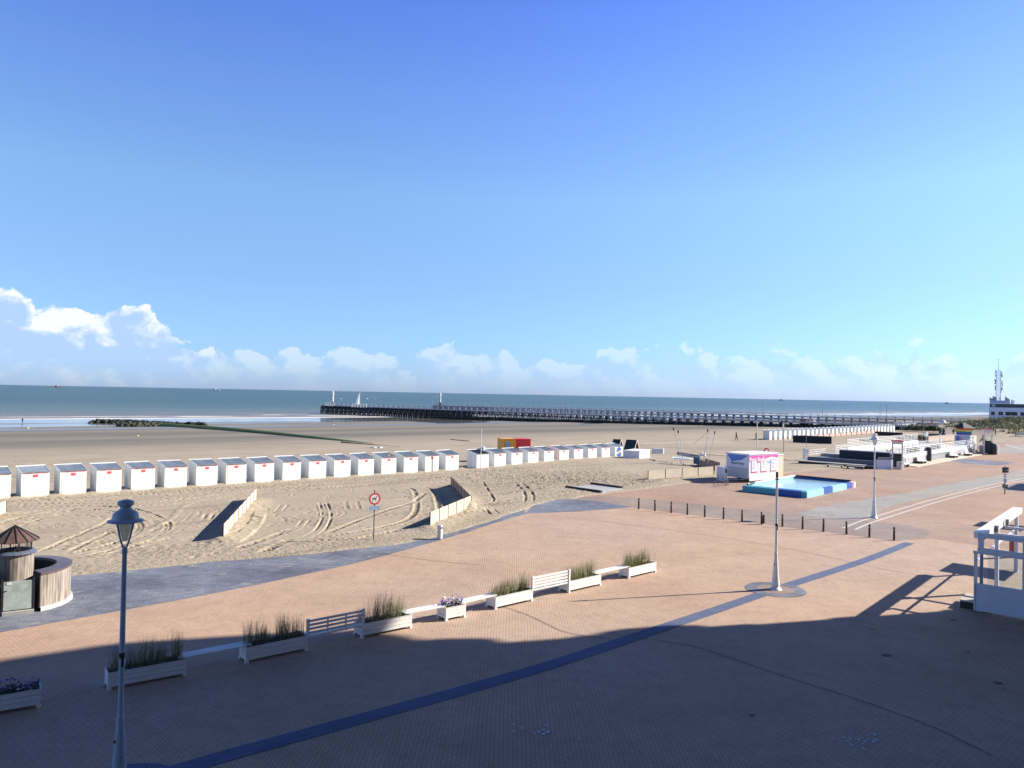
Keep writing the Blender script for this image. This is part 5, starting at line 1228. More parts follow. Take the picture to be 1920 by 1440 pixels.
# ---------------------------------------------------------------- breakwater: rocks and weed-covered back
def rocks(label, name, pts, n, w, r0, r1, m):
    mb = MB(); P = [at(x, y, SEA_Z+.6) for x, y in pts]; Ls = [(P[i+1]-P[i]).length for i in range(len(P)-1)]; T_ = sum(Ls)
    for i in range(n):
        u = random.random()*T_; k = 0
        while u > Ls[k] and k < len(Ls)-1: u -= Ls[k]; k += 1
        p = P[k].lerp(P[k+1], min(1, u/Ls[k])); off = random.gauss(0, w*.4); d = (P[k+1]-P[k]).normalized(); q = p+Vector((-d.y, d.x, 0))*off
        r = random.uniform(r0, r1); zz = float(max(zbase(q.x, q.y), SEA_Z))+.9*math.exp(-(off/w)**2*2)*random.uniform(.3, 1)
        vs = []
        for z, k_ in ((-.8, .8), (0, 1), (.75, .55)):
            for j in range(6): a = j*math.pi/3+random.uniform(-.25, .25); rr = r*k_*random.uniform(.75, 1.2); vs.append((q.x+rr*math.cos(a), q.y+rr*math.sin(a), zz+z*r*random.uniform(.7, 1.1)))
        mb.add(vs, [(j, (j+1) % 6, 6+(j+1) % 6, 6+j) for j in range(6)]+[(6+j, 6+(j+1) % 6, 12+(j+1) % 6, 12+j) for j in range(6)]+[tuple(range(12, 18))])
    o = mb.build(name, m); tag(o, label, 'rocks', kind='stuff')
RK = mat('wet_rock', (.020, .027, .017), .75, .7, 1.2, .05, 4); RK2 = mat('pale_rock', (.05, .055, .036), .8, .5, 1.5)
rocks('heap of dark wet rocks at the seaward end of the breakwater', 'breakwater_rocks', [(180, 791), (230, 792), (280, 796), (310, 799)], 420, 5.0, .55, 1.15, RK)
rocks('row of dark and pale rocks beside the breakwater head', 'breakwater_rocks', [(224, 799.5), (262, 800), (300, 799)], 150, 2.2, .45, .9, RK2)
rocks('thin line of dark rocks behind the green breakwater', 'breakwater_rocks', [(290, 797), (340, 797.5), (385, 798.5)], 130, 2.0, .45, .9, RK)
mb = MB(); wp = [(285, 797.5), (330, 801), (370, 804), (430, 809), (480, 814), (540, 820), (600, 826), (650, 830.5), (700, 835)]; V = []; cs = []
for i, (x, y) in enumerate(wp):
    zz = [-4.0, -3.9, -3.7, -3.4, -3.1, -2.7, -2.3, -2.0, -1.7][i]; p = at(x, y, zz); h = [.9, 1.0, .9, .8, .7, .55, .42, .25, .05][i]; w = [3.2, 3.4, 3.2, 2.9, 2.5, 2.0, 1.5, 1.0, .5][i]; z0 = float(zbase(p.x, p.y)); cs.append((p, h, w, z0))
for i in range(len(cs)-1):
    for j in range(6):
        (p, h, w, z0), (q, h2, w2, z1) = cs[i], cs[i+1]; u0, u1 = j/6, (j+1)/6
        a = p.lerp(q, u0); b = p.lerp(q, u1); d = (q-p).normalized(); nn = Vector((-d.y, d.x, 0)); 
        def sec(c, u): return c, h+(h2-h)*u, w+(w2-w)*u, z0+(z1-z0)*u
        r = []
        for c, hh, ww, zz in (sec(a, u0), sec(b, u1)):
            for k, f in ((-1, -.3), (-.55, .85), (0, 1), (.55, .85), (1, -.3)): r.append((c.x+nn.x*ww*k, c.y+nn.y*ww*k, zz+hh*f))
        mb.add(r, [(k, k+1, k+6, k+5) for k in range(4)])
o = mb.build('breakwater', mat('seaweed_green', (.028, .075, .01), .8, .5, .5, .12, 2, col2=(.06, .10, .025)), smooth=True); tag(o, 'long low breakwater with green weed running down the beach', 'breakwater')
# groyne boards half buried in the sand further up
for k, (a, b) in enumerate((((640, 828), (795, 842)), ((845, 823), (880, 826)))):
    p, q = at(*a, -1.3), at(*b, -1.1); o = MB().bar(p-Vector((0, 0, .22 if k == 0 else .3)), q-Vector((0, 0, .2 if k == 0 else .3)), .25, .5).build('buried_board', mat('old_board', (.11, .09, .07), .9, .4, 2)); tag(o, ['long dark board of the old groyne, half buried behind the cabins', 'short dark streak of board lying on the beach'][k], 'board')

# buoys, gulls, ships
for i, (x, y, z) in enumerate(((52, 806.5, -4.4), (258, 823, -3.2), (625.5, 800, -4.2), (770, 812, -3.2))):
    p = at(x, y, z); r = .45 if i != 3 else .3
    root = thing('marker_buoy', ['yellow marker buoy on the wet sand at the far left', 'yellow marker buoy on the sand right of the far left one', 'pale buoy stranded in front of the pier head', 'small pale buoy on the sand before the pier'][i], 'buoy', p, 0, 'buoys stranded on the beach')
    MB().lathe([(0, 0), (r*.7, .1), (r, r), (r*.7, r*1.7), (.1, r*2), (0, r*2)], 14).build('float', mat('buoy_yellow', (.75, .62, .15), .5) if i < 2 else mat('buoy_pale', (.75, .68, .5), .5), root, True)
    MB().tube((0, 0, r*1.9), (0, 0, r*2.6), .06, n=6).build('ring', DARK, root)
def gull(label, p, rz, fly=True, s=1.0):
    m = MB(); m.lathe([(0, -.25), (.05, -.2), (.085, -.05), (.08, .08), (.05, .2), (.045, .24), (.03, .3), (0, .33)], 8)
    m.v = [(z*s, x*s, y*s) for x, y, z in m.v]
    body = m.build('seagull', mat('gull_white', (.78, .78, .76), .7), loc=p, rz=rz); tag(body, label, 'seagull', 'seagulls')
    w = MB()
    if fly:
        for sy in (-1, 1): w.add([(.1*s, sy*.05*s, .03*s), (.02*s, sy*.35*s, .22*s), (-.1*s, sy*.7*s, .12*s), (-.14*s, sy*.34*s, .17*s), (-.1*s, sy*.05*s, .02*s)], [(0, 1, 3, 4), (1, 2, 3)])
    else: w.add([(.05*s, .07*s, .06*s), (-.3*s, .03*s, .08*s), (-.3*s, -.03*s, .08*s), (.05*s, -.07*s, .06*s)], [(0, 1, 2, 3)])
    w.build('wings', mat('gull_grey', (.35, .37, .4), .7), body)
    if not fly: MB().tube((0, .03*s, -.28*s), (0, .03*s, -.06*s), .012*s, n=4).tube((0, -.03*s, -.28*s), (0, -.03*s, -.06*s), .012*s, n=4).build('legs', YEL, body)
gull('white seagull gliding over the near pier', at_depth(702.5, 747, 300), 2.0, True, 2.2)
gull('small seagull over the pier, left of the gliding one', at_depth(639.5, 748, 360), .6, True, 1.7)
gull('seagull low over the pier to the right of the sail', at_depth(689, 747.5, 350), 1.1, True, 1.6)
gull('lone seagull over the pier between sail and far light tower', at_depth(737, 749, 350), 2.6, True, 1.6)
for i, x in enumerate((698, 704, 711, 715)):
    q = at(x, 842.5+(i % 2)*.5, -1.35); q.z += .28*1.3
    gull(['leftmost dark gull of four standing behind the cabins', 'second gull from the left of the four standing behind the cabins', 'third gull from the left of the four standing behind the cabins', 'rightmost gull of the four standing behind the cabins'][i], q, i*1.4, False, 1.5)
for i, (x, y, c, w) in enumerate(((406, 727.0, (.7, .7, .7), 60), (109, 721.6, (.6, .2, .15), 60), (1467, 748.3, (.5, .6, .75), 55), (1779, 754.0, (.5, .6, .75), 70))):
    D = 6500; p = at_depth(x, y, D); root = thing('ship', ['white ship on the horizon left of the pier', 'tiny red ship on the horizon at the far left', 'faint ship on the horizon right of the middle', 'faint ship on the horizon left of the white building'][i], 'ship', Vector((p.x, D, SEA_Z)), 0, 'ships on the horizon')
    mm = mat('ship%d' % i, c, .8); MB().prism([(-w/2, -6), (w*.42, -6), (w*.55, 0), (w*.42, 6), (-w/2, 6)], -12, 5).build('hull', mm, root); MB().b(-w*.4, -w*.1, -4, 4, 5.01, 15).build('superstructure', mm, root)

# ---------------------------------------------------------------- people
def person(label, p, rz, top, legs, skin=(.45, .28, .2), stride=.28, h=1.75, bag=None, arm=.25):
    k = h/1.75
    J = {'pel': (0, 0, .93), 'sp': (0, .01, 1.15), 'ch': (0, 0, 1.36), 'nk': (0, -.01, 1.5), 'hd': (0, -.03, 1.62), 'ht': (0, -.02, 1.72),
         'sl': (-.17, 0, 1.43), 'el': (-.23, arm*.3, 1.16), 'wl': (-.24, -arm*.5, .92), 'fl': (-.24, -arm*.6, .84), 'sr': (.17, 0, 1.43), 'er': (.23, -arm*.2, 1.16), 'wr': (.25, arm*.5-.1, .93), 'fr': (.25, arm*.5-.12, .85),
         'hl': (-.09, 0, .9), 'kl': (-.10, -stride*.55, .5), 'al': (-.10, -stride*.75, .08), 'tl': (-.10, -stride*.75-.16, .03), 'hr': (.09, 0, .9), 'kr': (.10, stride*.25, .49), 'ar': (.10, stride*.95, .12), 'tr': (.10, stride*.95-.13, .03)}
    E_ = [('pel', 'sp'), ('sp', 'ch'), ('ch', 'nk'), ('nk', 'hd'), ('hd', 'ht'), ('ch', 'sl'), ('sl', 'el'), ('el', 'wl'), ('wl', 'fl'), ('ch', 'sr'), ('sr', 'er'), ('er', 'wr'), ('wr', 'fr'), ('pel', 'hl'), ('hl', 'kl'), ('kl', 'al'), ('al', 'tl'), ('pel', 'hr'), ('hr', 'kr'), ('kr', 'ar'), ('ar', 'tr')]
    RR = {'pel': .15, 'sp': .135, 'ch': .155, 'nk': .055, 'hd': .095, 'ht': .075, 'sl': .07, 'el': .05, 'wl': .036, 'fl': .035, 'hl': .095, 'kl': .068, 'al': .05, 'tl': .04}
    for a in list(RR):
        if a.endswith('l') and a not in ('pel',): RR[a[:-1]+'r'] = RR[a]
    names = list(J); me = bpy.data.meshes.new('person'); me.from_pydata([tuple(c*k for c in J[n]) for n in names], [(names.index(a), names.index(b)) for a, b in E_], [])
    o = bpy.data.objects.new('person', me); COL.objects.link(o); sk = o.modifiers.new('skin', 'SKIN'); o.modifiers.new('sub', 'SUBSURF').levels = 1
    for n, v in zip(names, me.skin_vertices[0].data): v.radius = (RR[n]*k*(1.1 if n in ('ch', 'pel', 'sp') else 1), RR[n]*k*(.8 if n in ('ch', 'pel', 'sp') else 1)); v.use_root = n == 'pel'
    dg = bpy.context.evaluated_depsgraph_get(); dg.update(); me2 = bpy.data.meshes.new_from_object(o.evaluated_get(dg)); bpy.data.objects.remove(o)
    for c in (top, legs, skin): me2.materials.append(mat('cloth_%02d%02d%02d' % tuple(int(x*99) for x in c), c, .8))
    for pl in me2.polygons:
        c = pl.center; z = c.z/k; pl.material_index = 2 if z > 1.5 or (z < .93 and abs(c.x) > .19*k) else (0 if z > .95 else 1)
    me2.shade_smooth(); o = bpy.data.objects.new('person', me2); COL.objects.link(o); o.location = p; o.rotation_euler.z = rz; tag(o, label, 'person')
    hr = MB(); hr.lathe([(0, 1.80), (.06, 1.79), (.105, 1.73), (.115, 1.66), (.1, 1.58)], 12, (0, .0, 0)); hr.v = [(x*k, y*k+.012, z*k) for x, y, z in hr.v]; hr.build('hair', mat('hair_dark', (.03, .02, .015), .7), o, True)
    if bag: MB().box((0, .17*k, 1.25*k), (.3, .18, .4)).build('backpack', mat('bag', bag, .8), o)
    return o
person('person in dark clothes walking on the beach left of the far cabin row', on_land(1380.5, 827), R(100), (.02, .02, .025), (.03, .035, .05), stride=.34, h=2.1)
person('person in black half hidden by the white pole near the far cabins', on_land(1417.5, 826), R(90), (.02, .02, .03), (.02, .02, .025), stride=.2, h=1.9)
person('person in a dark red top standing on the path before the dunes', at(1866.5, 816.5, -.1), R(200), (.28, .05, .06), (.02, .025, .04), h=1.75)
person('person in dark clothes behind the low brick wall, left of the rainbow kiosk', at(1787.5, 816, -.2), R(160), (.03, .03, .04), (.15, .05, .03), stride=.05, h=1.7)
person('tiny dark figure standing at the water line on the far left', at(42, 793.5, SEA_Z+.05), R(10), (.02, .02, .02), (.02, .02, .02), stride=.05, h=1.8)

# ---------------------------------------------------------------- dune grass, building with the mast
def marram():
    mb = MB(); n = 0; r = np.random.default_rng(5)
    bx = [p[0] for p in DUNE]; by = [p[1] for p in DUNE]
    pts = np.stack([r.uniform(min(bx), 330, 60000), r.uniform(min(by), 380, 60000)], 1)
    d = -dist_poly(pts[:, 0], pts[:, 1], DUNE); nz = vnoise(pts[:, 0], pts[:, 1], 9, 77, 4, .6)
    dens = sstep(3, 15, d)*sstep(-.30, .05, nz+.6*sstep(6, 26, d)-.12); dist = np.hypot(pts[:, 0], pts[:, 1]); dens = dens*np.clip(250/dist, .2, 1)**2
    keep = pts[(r.random(60000) < dens) & (pts[:, 0] < pts[:, 1]*.74)][:11000]
    zz = zland(keep[:, 0], keep[:, 1]); tone = vnoise(keep[:, 0], keep[:, 1], 6, 99, 3)
    for (x, y), z, tn in zip(keep, zz, tone):
        mb.mi = 0 if tn > .1 else (1 if tn > -.25 else 2)
        for j in range(5):
            a = r.uniform(0, 6.28); h = r.uniform(.5, 1.15); l = r.uniform(.15, .7); w = r.uniform(.08, .2); bx_, by_ = x+r.uniform(-.5, .5), y+r.uniform(-.5, .5)
            mb.add([(bx_-w*math.sin(a), by_+w*math.cos(a), z-.1), (bx_+w*math.sin(a), by_-w*math.cos(a), z-.1), (bx_+l*math.cos(a)+.2, by_+l*math.sin(a), z+h)], [(0, 1, 2)])
    o = mb.build('dune_grass', [mat('marram_green', (.20, .22, .10), .7, .3, .3), mat('marram_olive', (.28, .26, .14), .7, .3, .3), mat('marram_dark', (.12, .14, .065), .7, .3, .3)]); tag(o, 'tufts of marram grass covering the dunes', 'dune grass', kind='stuff')
marram()
def shrub(label, px, py, z, w, h, n, m):
    c = at(px, py, z); mb = MB(); mats = m
    for i in range(n):
        a = random.random()*6.283; rr = math.sqrt(random.random())*w; k = random.random(); hh = h*math.sqrt(max(0, 1-(rr/w)**2))
        x, y, zz = rr*math.cos(a), rr*math.sin(a)*.6, hh*k; r = random.uniform(.12, .3); mb.mi = 0 if random.random() < .6 else 1
        b = random.random()*6.3; t = random.uniform(-.6, .6)
        mb.add([(x+r*math.cos(b+j*1.57), y+r*math.sin(b+j*1.57)*math.cos(t), zz+r*math.sin(b+j*1.57)*math.sin(t)+.05*(j % 2)) for j in range(4)], [(0, 1, 2, 3)])
    root = thing('dune_shrub', label, 'shrub', c, 0, 'low shrubs before the dunes'); mb.build('foliage', [mat('shrub_dark', (.025, .04, .018), .7, .3, 2), mat('shrub_green', (.07, .10, .03), .7, .3, 2)], root)
    MB().tube((0, 0, -.3), (0, 0, h*.6), .08, .03, 6).build('stem', mat('stem_brown', (.08, .055, .035), .9), root)
shrub('rounded dark green shrub at the left end of the dunes', 1728, 806, -.5, 5.6, 2.3, 1500, None)
shrub('smaller dark shrub right of the rounded one at the dune foot', 1750, 808, -.4, 2.6, 1.9, 800, None)
shrub('flat green shrub behind the terrace railing', 1716, 824, -.3, 4.6, 1.2, 900, None)
def mast_house():
    D = 400; f = FPX/D
    def X(px): return (px-1855)*.2385
    def Z(py): return CAM_H-(py-755.6)*D/FPX
    root = thing('white_building', 'white modern building with dark windows behind the dunes at the right edge', 'building', Vector(((1855-960)/FPX*D, D, 0)), R(-32))
    x0 = X(1855); w = X(2010)-x0; Wl = mat('house_white', (.68, .72, .82), .6, .03, .3)
    MB().b(0, w, 0, 22, -2, Z(763)).build('wall', Wl, root)
    MB().b(.3, X(1918)-x0+4, 1.2, 20, Z(763)+.003, Z(756.5)).build('upper_storey', mat('house_dark_glass', (.05, .07, .09), .2), root)
    MB().b(X(1855)-x0+.3, X(1894)-x0, .6, 18, Z(755.5), Z(750)).build('roof_parapet', mat('house_blue_grey', (.42, .47, .62), .6), root)
    MB().b(-1.1, X(1897)-x0, -.3, 19, Z(756.4), Z(755.6)).build('roof_slab', Wl, root)
    for a, b in ((1859, 1865.5), (1873, 1881), (1885.5, 1907), (1913, 1925), (1930, 1950)):
        fr = MB().b(X(a)-x0, X(b)-x0, -.05, -.003, Z(777.5), Z(771)).build('window', mat('house_window', (.03, .04, .05), .1), root)
        MB().b((X(a)+X(b))/2-x0-.06, (X(a)+X(b))/2-x0+.06, -.09, -.052, Z(777.5), Z(771)).build('mullion', GREYM, fr)
    for a, b in ((1860, 1867),): MB().b(X(a)-x0, X(b)-x0, 1.1, 1.19, Z(762), Z(757.5)).build('window', mat('house_pale_window', (.35, .5, .48), .2), root)
    for i, (a, h) in enumerate(((1857, 745.5), (1860, 747), (1863, 743), (1865, 743.5), (1868, 744), (1876, 744), (1886, 743), (1889, 745), (1892, 747), (1897, 749), (1902, 752))):
        MB().lathe([(.35, 0), (.35, Z(h)-Z(750.2)), (.5, Z(h)-Z(750.2)), (0, Z(h)-Z(750.2)+.3)], 8, (X(a)-x0, 5, Z(750.1))).build('roof_fitting', mat('fitting_grey', (.35, .38, .45), .6), root)
    MB().b(X(1896)-x0, X(1901)-x0, 3, 6, Z(756), Z(749.5)).build('chimney_box', WHITE, root)
    mr = thing('radio_mast', 'tall lattice radio mast with many antennas on the white building', 'mast', Vector(((1872-960)/FPX*(D+2), D+2, Z(750))), R(-32)); zt = Z(678)-Z(750); s = 1.5
    lt = MB()
    for sx in (-1, 1):
        for sy in (-1, 1): lt.tube((sx*s*.7, sy*s*.7, 0), (sx*s*.62, sy*s*.62, zt*.78), .13, n=5)
    n = 12
    for k in range(n):
        z0, z1 = zt*.78*k/n, zt*.78*(k+1)/n; q = s*.66
        for (a, b) in (((-q, -q), (q, -q)), ((q, -q), (q, q)), ((q, q), (-q, q)), ((-q, q), (-q, -q))):
            lt.tube((a[0], a[1], z0), (b[0], b[1], z1), .08, n=4).tube((b[0], b[1], z0), (a[0], a[1], z1), .08, n=4).tube((a[0], a[1], z1), (b[0], b[1], z1), .08, n=4)
    lt.build('lattice', mat('mast_white', (.62, .63, .66), .6), mr)
    MB().tube((0, 0, zt*.78), (0, 0, zt+1.6), .12, .06, 6).bar((-1.2, 0, zt+1.5), (1.2, 0, zt+1.5), .08, .08).build('top_aerial', GREYM, mr)
    for k in range(22):
        a = random.choice((-1, 1)); z = zt*random.uniform(.18, .76); MB().box((a*random.uniform(1.2, 1.7), -1.0, z), (random.uniform(.3, .6), .3, random.uniform(.5, 1.6))).build('antenna', random.choice((mat('ant_dark', (.12, .13, .16), .6), mat('mast_white', (.62, .63, .66), .6))), mr)
mast_house()
# ---------------------------------------------------------------- raised sun terrace with railings (right middle)
def local(o, rz, p): d = Vector(p)-Vector(o); c, s = math.cos(rz), math.sin(rz); return Vector((d.x*c+d.y*s, -d.x*s+d.y*c, d.z))
TP, TQ_ = at(1690, 874), at(1828, 849.5); rzT = math.atan2((TQ_-TP).y, (TQ_-TP).x); LT = (TQ_-TP).length
TW = mat('terrace_white', (.70, .72, .70), .55, .05, 1); TG = mat('terrace_grey', (.27, .28, .285), .7, .1, 1)
def hrail(mb, x0, x1, y, z, h=1.0, n=4, st=2.0, r=.03):
    for k in range(n): zz = z+h*(k+1)/n; mb.b(x0, x1, y-r, y+r, zz-r*1.6, zz+r*.6)
    k = x0
    while k <= x1+.01: mb.b(k-r, k+r, y-r*1.3, y+r*1.3, z-.02, z+h); k += st
    return mb
def terrace():
    root = thing('sun_terrace', 'long raised white sun terrace with horizontal railings beside the promenade', 'terrace', TP, rzT)
    MB().b(-1.8, LT, 0, 10.5, -.6, 1.15).build('base', TG, root)
    MB().b(0, LT, -.12, -.005, 1.02, 1.62).build('parapet', TW, root)
    j = MB(); x = .0
    while x < LT: j.b(x, x+.05, -.135, -.122, 1.04, 1.6); x += 2.3
    j.build('parapet_joint', mat('joint_grey', (.3, .3, .3), .8), root)
    MB().b(-1.7, LT, .1, 10.4, 1.152, 1.2).build('deck', mat('deck_pale', (.5, .48, .44), .8, .08), root)
    hrail(MB(), 0.2, LT-.2, .25, 1.2, 1.25, 5).build('railing', TW, root)
    MB().b(4.9, LT*.97, 9.0, 9.25, -.5, 1.9).build('rear_parapet', TW, root)
    hrail(MB(), 4.9, LT*.97, 9.1, 1.9, 1.15, 5).build('railing', TW, root)
    hrail(MB(), LT*.45, LT-1, 5.0, 1.2, 1.1, 5).build('railing', mat('rail_grey', (.45, .5, .54), .5), root)
    # boxes on the deck
    for x in (LT*.22, LT*.30, LT*.52, LT*.58): MB().b(x, x+1.1, 1.4, 2.0, 1.21, 2.0).build('deck_bench', DARK, root)
    # banners on the front wall
    for a, b in ((1.8, 13.5), (LT*.58, LT*.80), (LT*.82, LT*.97)):
        bn = MB().b(a, b, -.04, -.006, .28, .98).build('banner', mat('banner_pale', (.42, .47, .52), .5, .05), root)
        m = MB(); x = a+(b-a)*.1
        while x < b-1.2: m.b(x, x+random.uniform(.25, .6), -.05, -.042, .55, .72); x += random.uniform(.45, .9)
        m.build('banner_text', mat('banner_red', (.65, .25, .22), .6), bn)
    # step along the foot of the wall
    MB().b(0, LT*.98, -2.0, -.06, -.1, .10).build('kerb_step', mat('step_cream', (.52, .48, .38), .8, .1), root)
    return root
terrace()
def seat_steps():
    # the shaded south-west end of the terrace: slab, step, high back wall (same axes as the terrace)
    root = thing('stepped_seating', 'dark stepped seating with a pale slab at the shaded near end of the terrace', 'seating steps', TP, rzT)
    DK = mat('step_shade_dark', (.03, .036, .048), .7, .2, 2); SL = mat('step_slate', (.12, .15, .20), .5, .1, 1); PL = mat('slab_pale', (.42, .41, .37), .8, .1, 1)  # near-black DK has the shade of the unlit end put into its colour
    MB().b(-8.0, -1.9, 1.2, 11.2, -.4, .30).build('lower_step', DK, root); MB().b(-8.4, -6.7, .9, 11.6, .302, .40).build('walkway_slab', PL, root)
    MB().b(-6.4, -1.9, 1.2, 10.6, .304, .78).build('middle_step', SL, root); MB().b(-6.5, -5.7, 1.2, 10.5, .783, .87).build('middle_seat', DK, root)
    MB().b(-2.4, -1.81, .8, 7.6, .79, 1.85).build('high_wall', DK, root); MB().b(-2.5, -.4, .7, 7.7, 1.853, 1.93).build('high_top', mat('top_bluegrey', (.30, .35, .40), .6), root)
    hrail(MB(), .2, 4.9, 9.1, 1.2, 1.1, 4).build('railing', TW, root)
    r = hrail(MB(), -6.2, -.2, 10.4, .9, .9, 3).build('railing', TW, root)
    return root
seat_steps()
# two loose planks on the paving
for k, (a, b) in enumerate((((1549, 876.5), (1580, 878.5)), ((1586, 878.5), (1619, 881)))):
    p, q = at(*a), at(*b); d = q-p; root = thing('plank_bench', ['left one of two low plank benches before the stepped seating', 'right one of two low plank benches before the stepped seating'][k], 'bench', p, math.atan2(d.y, d.x), 'low plank benches'); MB().b(0, d.length, 0, .4, .34, .42).build('plank', CONC, root)
    for x in (.1, d.length-.25): MB().b(x, x+.15, .05, .35, 0, .34).build('support', DARK, root)
# white planter wall, portal with red top, palm, bins
def block(label, name, cat, pts, h, m, capm, zc=0):
    o0 = at(*pts[0]); P = [at(*p)-o0 for p in pts]; root = thing(name, label, cat, o0); MB().prism([(p.x, p.y) for p in P], -.1, h).build('wall', m, root); MB().prism([(p.x*.985+.02, p.y*.985) for p in P], h+.003, h+.08).build('top', capm, root); return root
block('low white wall block with dark top at the near end of the terrace', 'planter_wall', 'planter wall', [(1643, 879.5), (1672, 879.8), (1678, 876), (1650, 872)], 1.25, mat('wall_lilac_white', (.62, .66, .78), .6, .05), DARK)
def portal(label, px, py, h, w=1.0):
    p = at(px, py); root = thing('entrance_portal', label, 'portal', p, R(-20), 'white portals with a red top')
    for x in (-w/2, w/2-.16): MB().b(x, x+.16, 0, .35, 0, h-.42).build('upright', TW, root)
    MB().b(-w/2, w/2, 0, .35, h-.418, h-.02).build('lintel', TW, root)
    MB().b(-w/2-.05, w/2+.1, -.05, .55, h-.018, h+.14).build('red_cap', mat('cap_red', (.70, .12, .13), .5), root)
    MB().b(-w/2+.17, w/2-.17, .12, .35, .2, h*.55).build('door_panel', DARK, root)
portal('near white portal with red cap beside the low white wall', 1682.5, 878.5, 3.65, 1.35)
portal('far white portal with red cap at the foot of the stairs', 1852.5, 852, 4.35, 1.3)
def palm(label, px, py, h, potm):
    p = at(px, py); root = thing('potted_palm', label, 'potted palm', p, 0, 'potted palms by the portals')
    MB().lathe([(0, 0), (.42, 0), (.5, .75), (.44, .75), (.42, .66), (0, .66)], 14).build('pot', potm, root, True)
    MB().tube((0, 0, .6), (.03, 0, h*.66), .07, .06, 8).build('trunk', mat('palm_trunk', (.10, .07, .05), .9), root)
    m = MB()
    for i in range(26):
        a = i*2.4; el = random.uniform(-.4, 1.2); L = h*.36; pts = []
        for k in range(5):
            u = k/4; r = L*u*math.cos(el*(1-.2*u)); z = h*.66+L*u*math.sin(el)-.35*L*u*u; w = .09*math.sin(math.pi*min(1, u+.15)); pts += [(r*math.cos(a)-w*math.sin(a), r*math.sin(a)+w*math.cos(a), z), (r*math.cos(a)+w*math.sin(a), r*math.sin(a)-w*math.cos(a), z)]
        m.add(pts, [(2*k, 2*k+1, 2*k+3, 2*k+2) for k in range(4)])
    m.build('fronds', mat('palm_green', (.05, .09, .03), .6, .3, 4), root)
palm('small potted palm left of the near portal', 1666, 872, 2.6, DARK); palm('potted palm right of the near portal, in a pale tub', 1672, 874.5, 2.2, TW); palm('potted palm left of the far portal', 1843, 850, 4.0, DARK)
bin_('litter_bin', 'pale square-looking litter bin at the foot of the near portal', at(1686.5, 880), 1.05, .34, mat('bin_grey', (.48, .48, .46), .6, .05), 0)
for k, (x, y, lab) in enumerate(((1693, 878, 'grey utility cabinet right of the near portal'), (1872, 852.5, 'rounded grey container rightmost of the group by the far portal'), (1846, 851, 'grey pillar left of the far portal'))):
    p = at(x, y); root = thing('utility_cabinet', lab, 'cabinet', p, R(36)); MB().b(-.4, .4, 0, .7, 0, 1.5).build('body', mat('cab_grey', (.40, .40, .38), .6, .08), root); MB().b(-.43, .43, -.03, .73, 1.503, 1.56).build('lid', TW, root)
for k, (x, y, h, lab) in enumerate(((1741, 865.5, 2.2, 'large dark upright bin between the terrace benches'), (1864, 852.5, 1.9, 'black rounded container right of the far portal'), (1858, 852, 2.2, 'black narrow pillar right of the far portal'))):
    p = at(x, y); root = thing('dark_container', lab, 'container', p, R(40)); MB().lathe([(0, 0), (.38, 0), (.42, h*.4), (.4, h*.9), (.3, h), (0, h)], 14).build('shell', DARK, root, True); MB().b(.45, 1.0, .1, .8, 0, h*.95).build('side_panel', mat('cab_grey', (.40, .40, .38), .6, .08), root)
p = at(1761, 860); root = thing('round_ornament', 'dark round ornament standing before the terrace wall', 'ornament', p, R(40)); MB().tube((0, -.2, 1.05), (0, 0, 1.05), .42, n=22).build('disc', DARK, root); MB().b(-.12, .12, -.15, -.02, 0, .7).build('stem', DARK, root)
# white concrete benches
bp = thing('promenade_bench', 'x', 'bench', (0, 0, 0), rzT, 'white benches along the terrace wall')
MB().xprism([(0, .52), (.62, .48), (.62, .38), (0, .42)], 0, 2.1).build('seat', TW, bp); MB().xprism([(.60, .40), (.78, 1.12), (.88, 1.12), (.74, .38)], 0, 2.1).build('backrest', TW, bp)
BR = mat('bench_brown', (.06, .03, .025), .7)
for x in (.12, 1.5): MB().xprism([(.02, 0), (.02, .4), (.95, .36), (1.0, 0)], x, x+.5).build('leg', BR, bp)
for k, (x, y) in enumerate(((1697, 877.3), (1730, 871), (1791, 860), (1818, 856))):
    o = bp if k == 0 else dup(bp); o.location = at(x, y); o.rotation_euler.z = rzT; o['label'] = f'white promenade bench, {["nearest", "second", "third", "farthest"][k]} of those along the terrace wall'
# stairs with railing at the far end of the terrace
def stairs():
    A = at(1845, 853.5); B = at(1822, 852); root = thing('terrace_stairs', 'grey metal stairs with railings at the far end of the terrace', 'stairs', B, rzT-R(4)); L = 4.6
    m = MB()
    for k in range(8): m.b(k*.5, k*.5+.55, 0, 1.8, 1.25-k*.155-.05, 1.25-k*.155)
    m.build('treads', GREYM, root)
    for y in (-.05, 1.8): MB().bar((0, y, 1.15), (4.2, y, -.02), .06, .3).build('stringer', mat('stair_grey', (.36, .38, .40), .5), root)
    for y in (-.05, 1.8):
        r = MB().bar((0, y, 2.3), (4.2, y, 1.05), .06, .06).bar((0, y, 1.95), (4.2, y, .7), .04, .04)
        for k in range(6): r.b(k*.84-.02, k*.84+.02, y-.03, y+.03, 1.15-k*.245, 2.3-k*.25)
        r.build('handrail', mat('stair_grey', (.36, .38, .40), .5), root)
stairs()
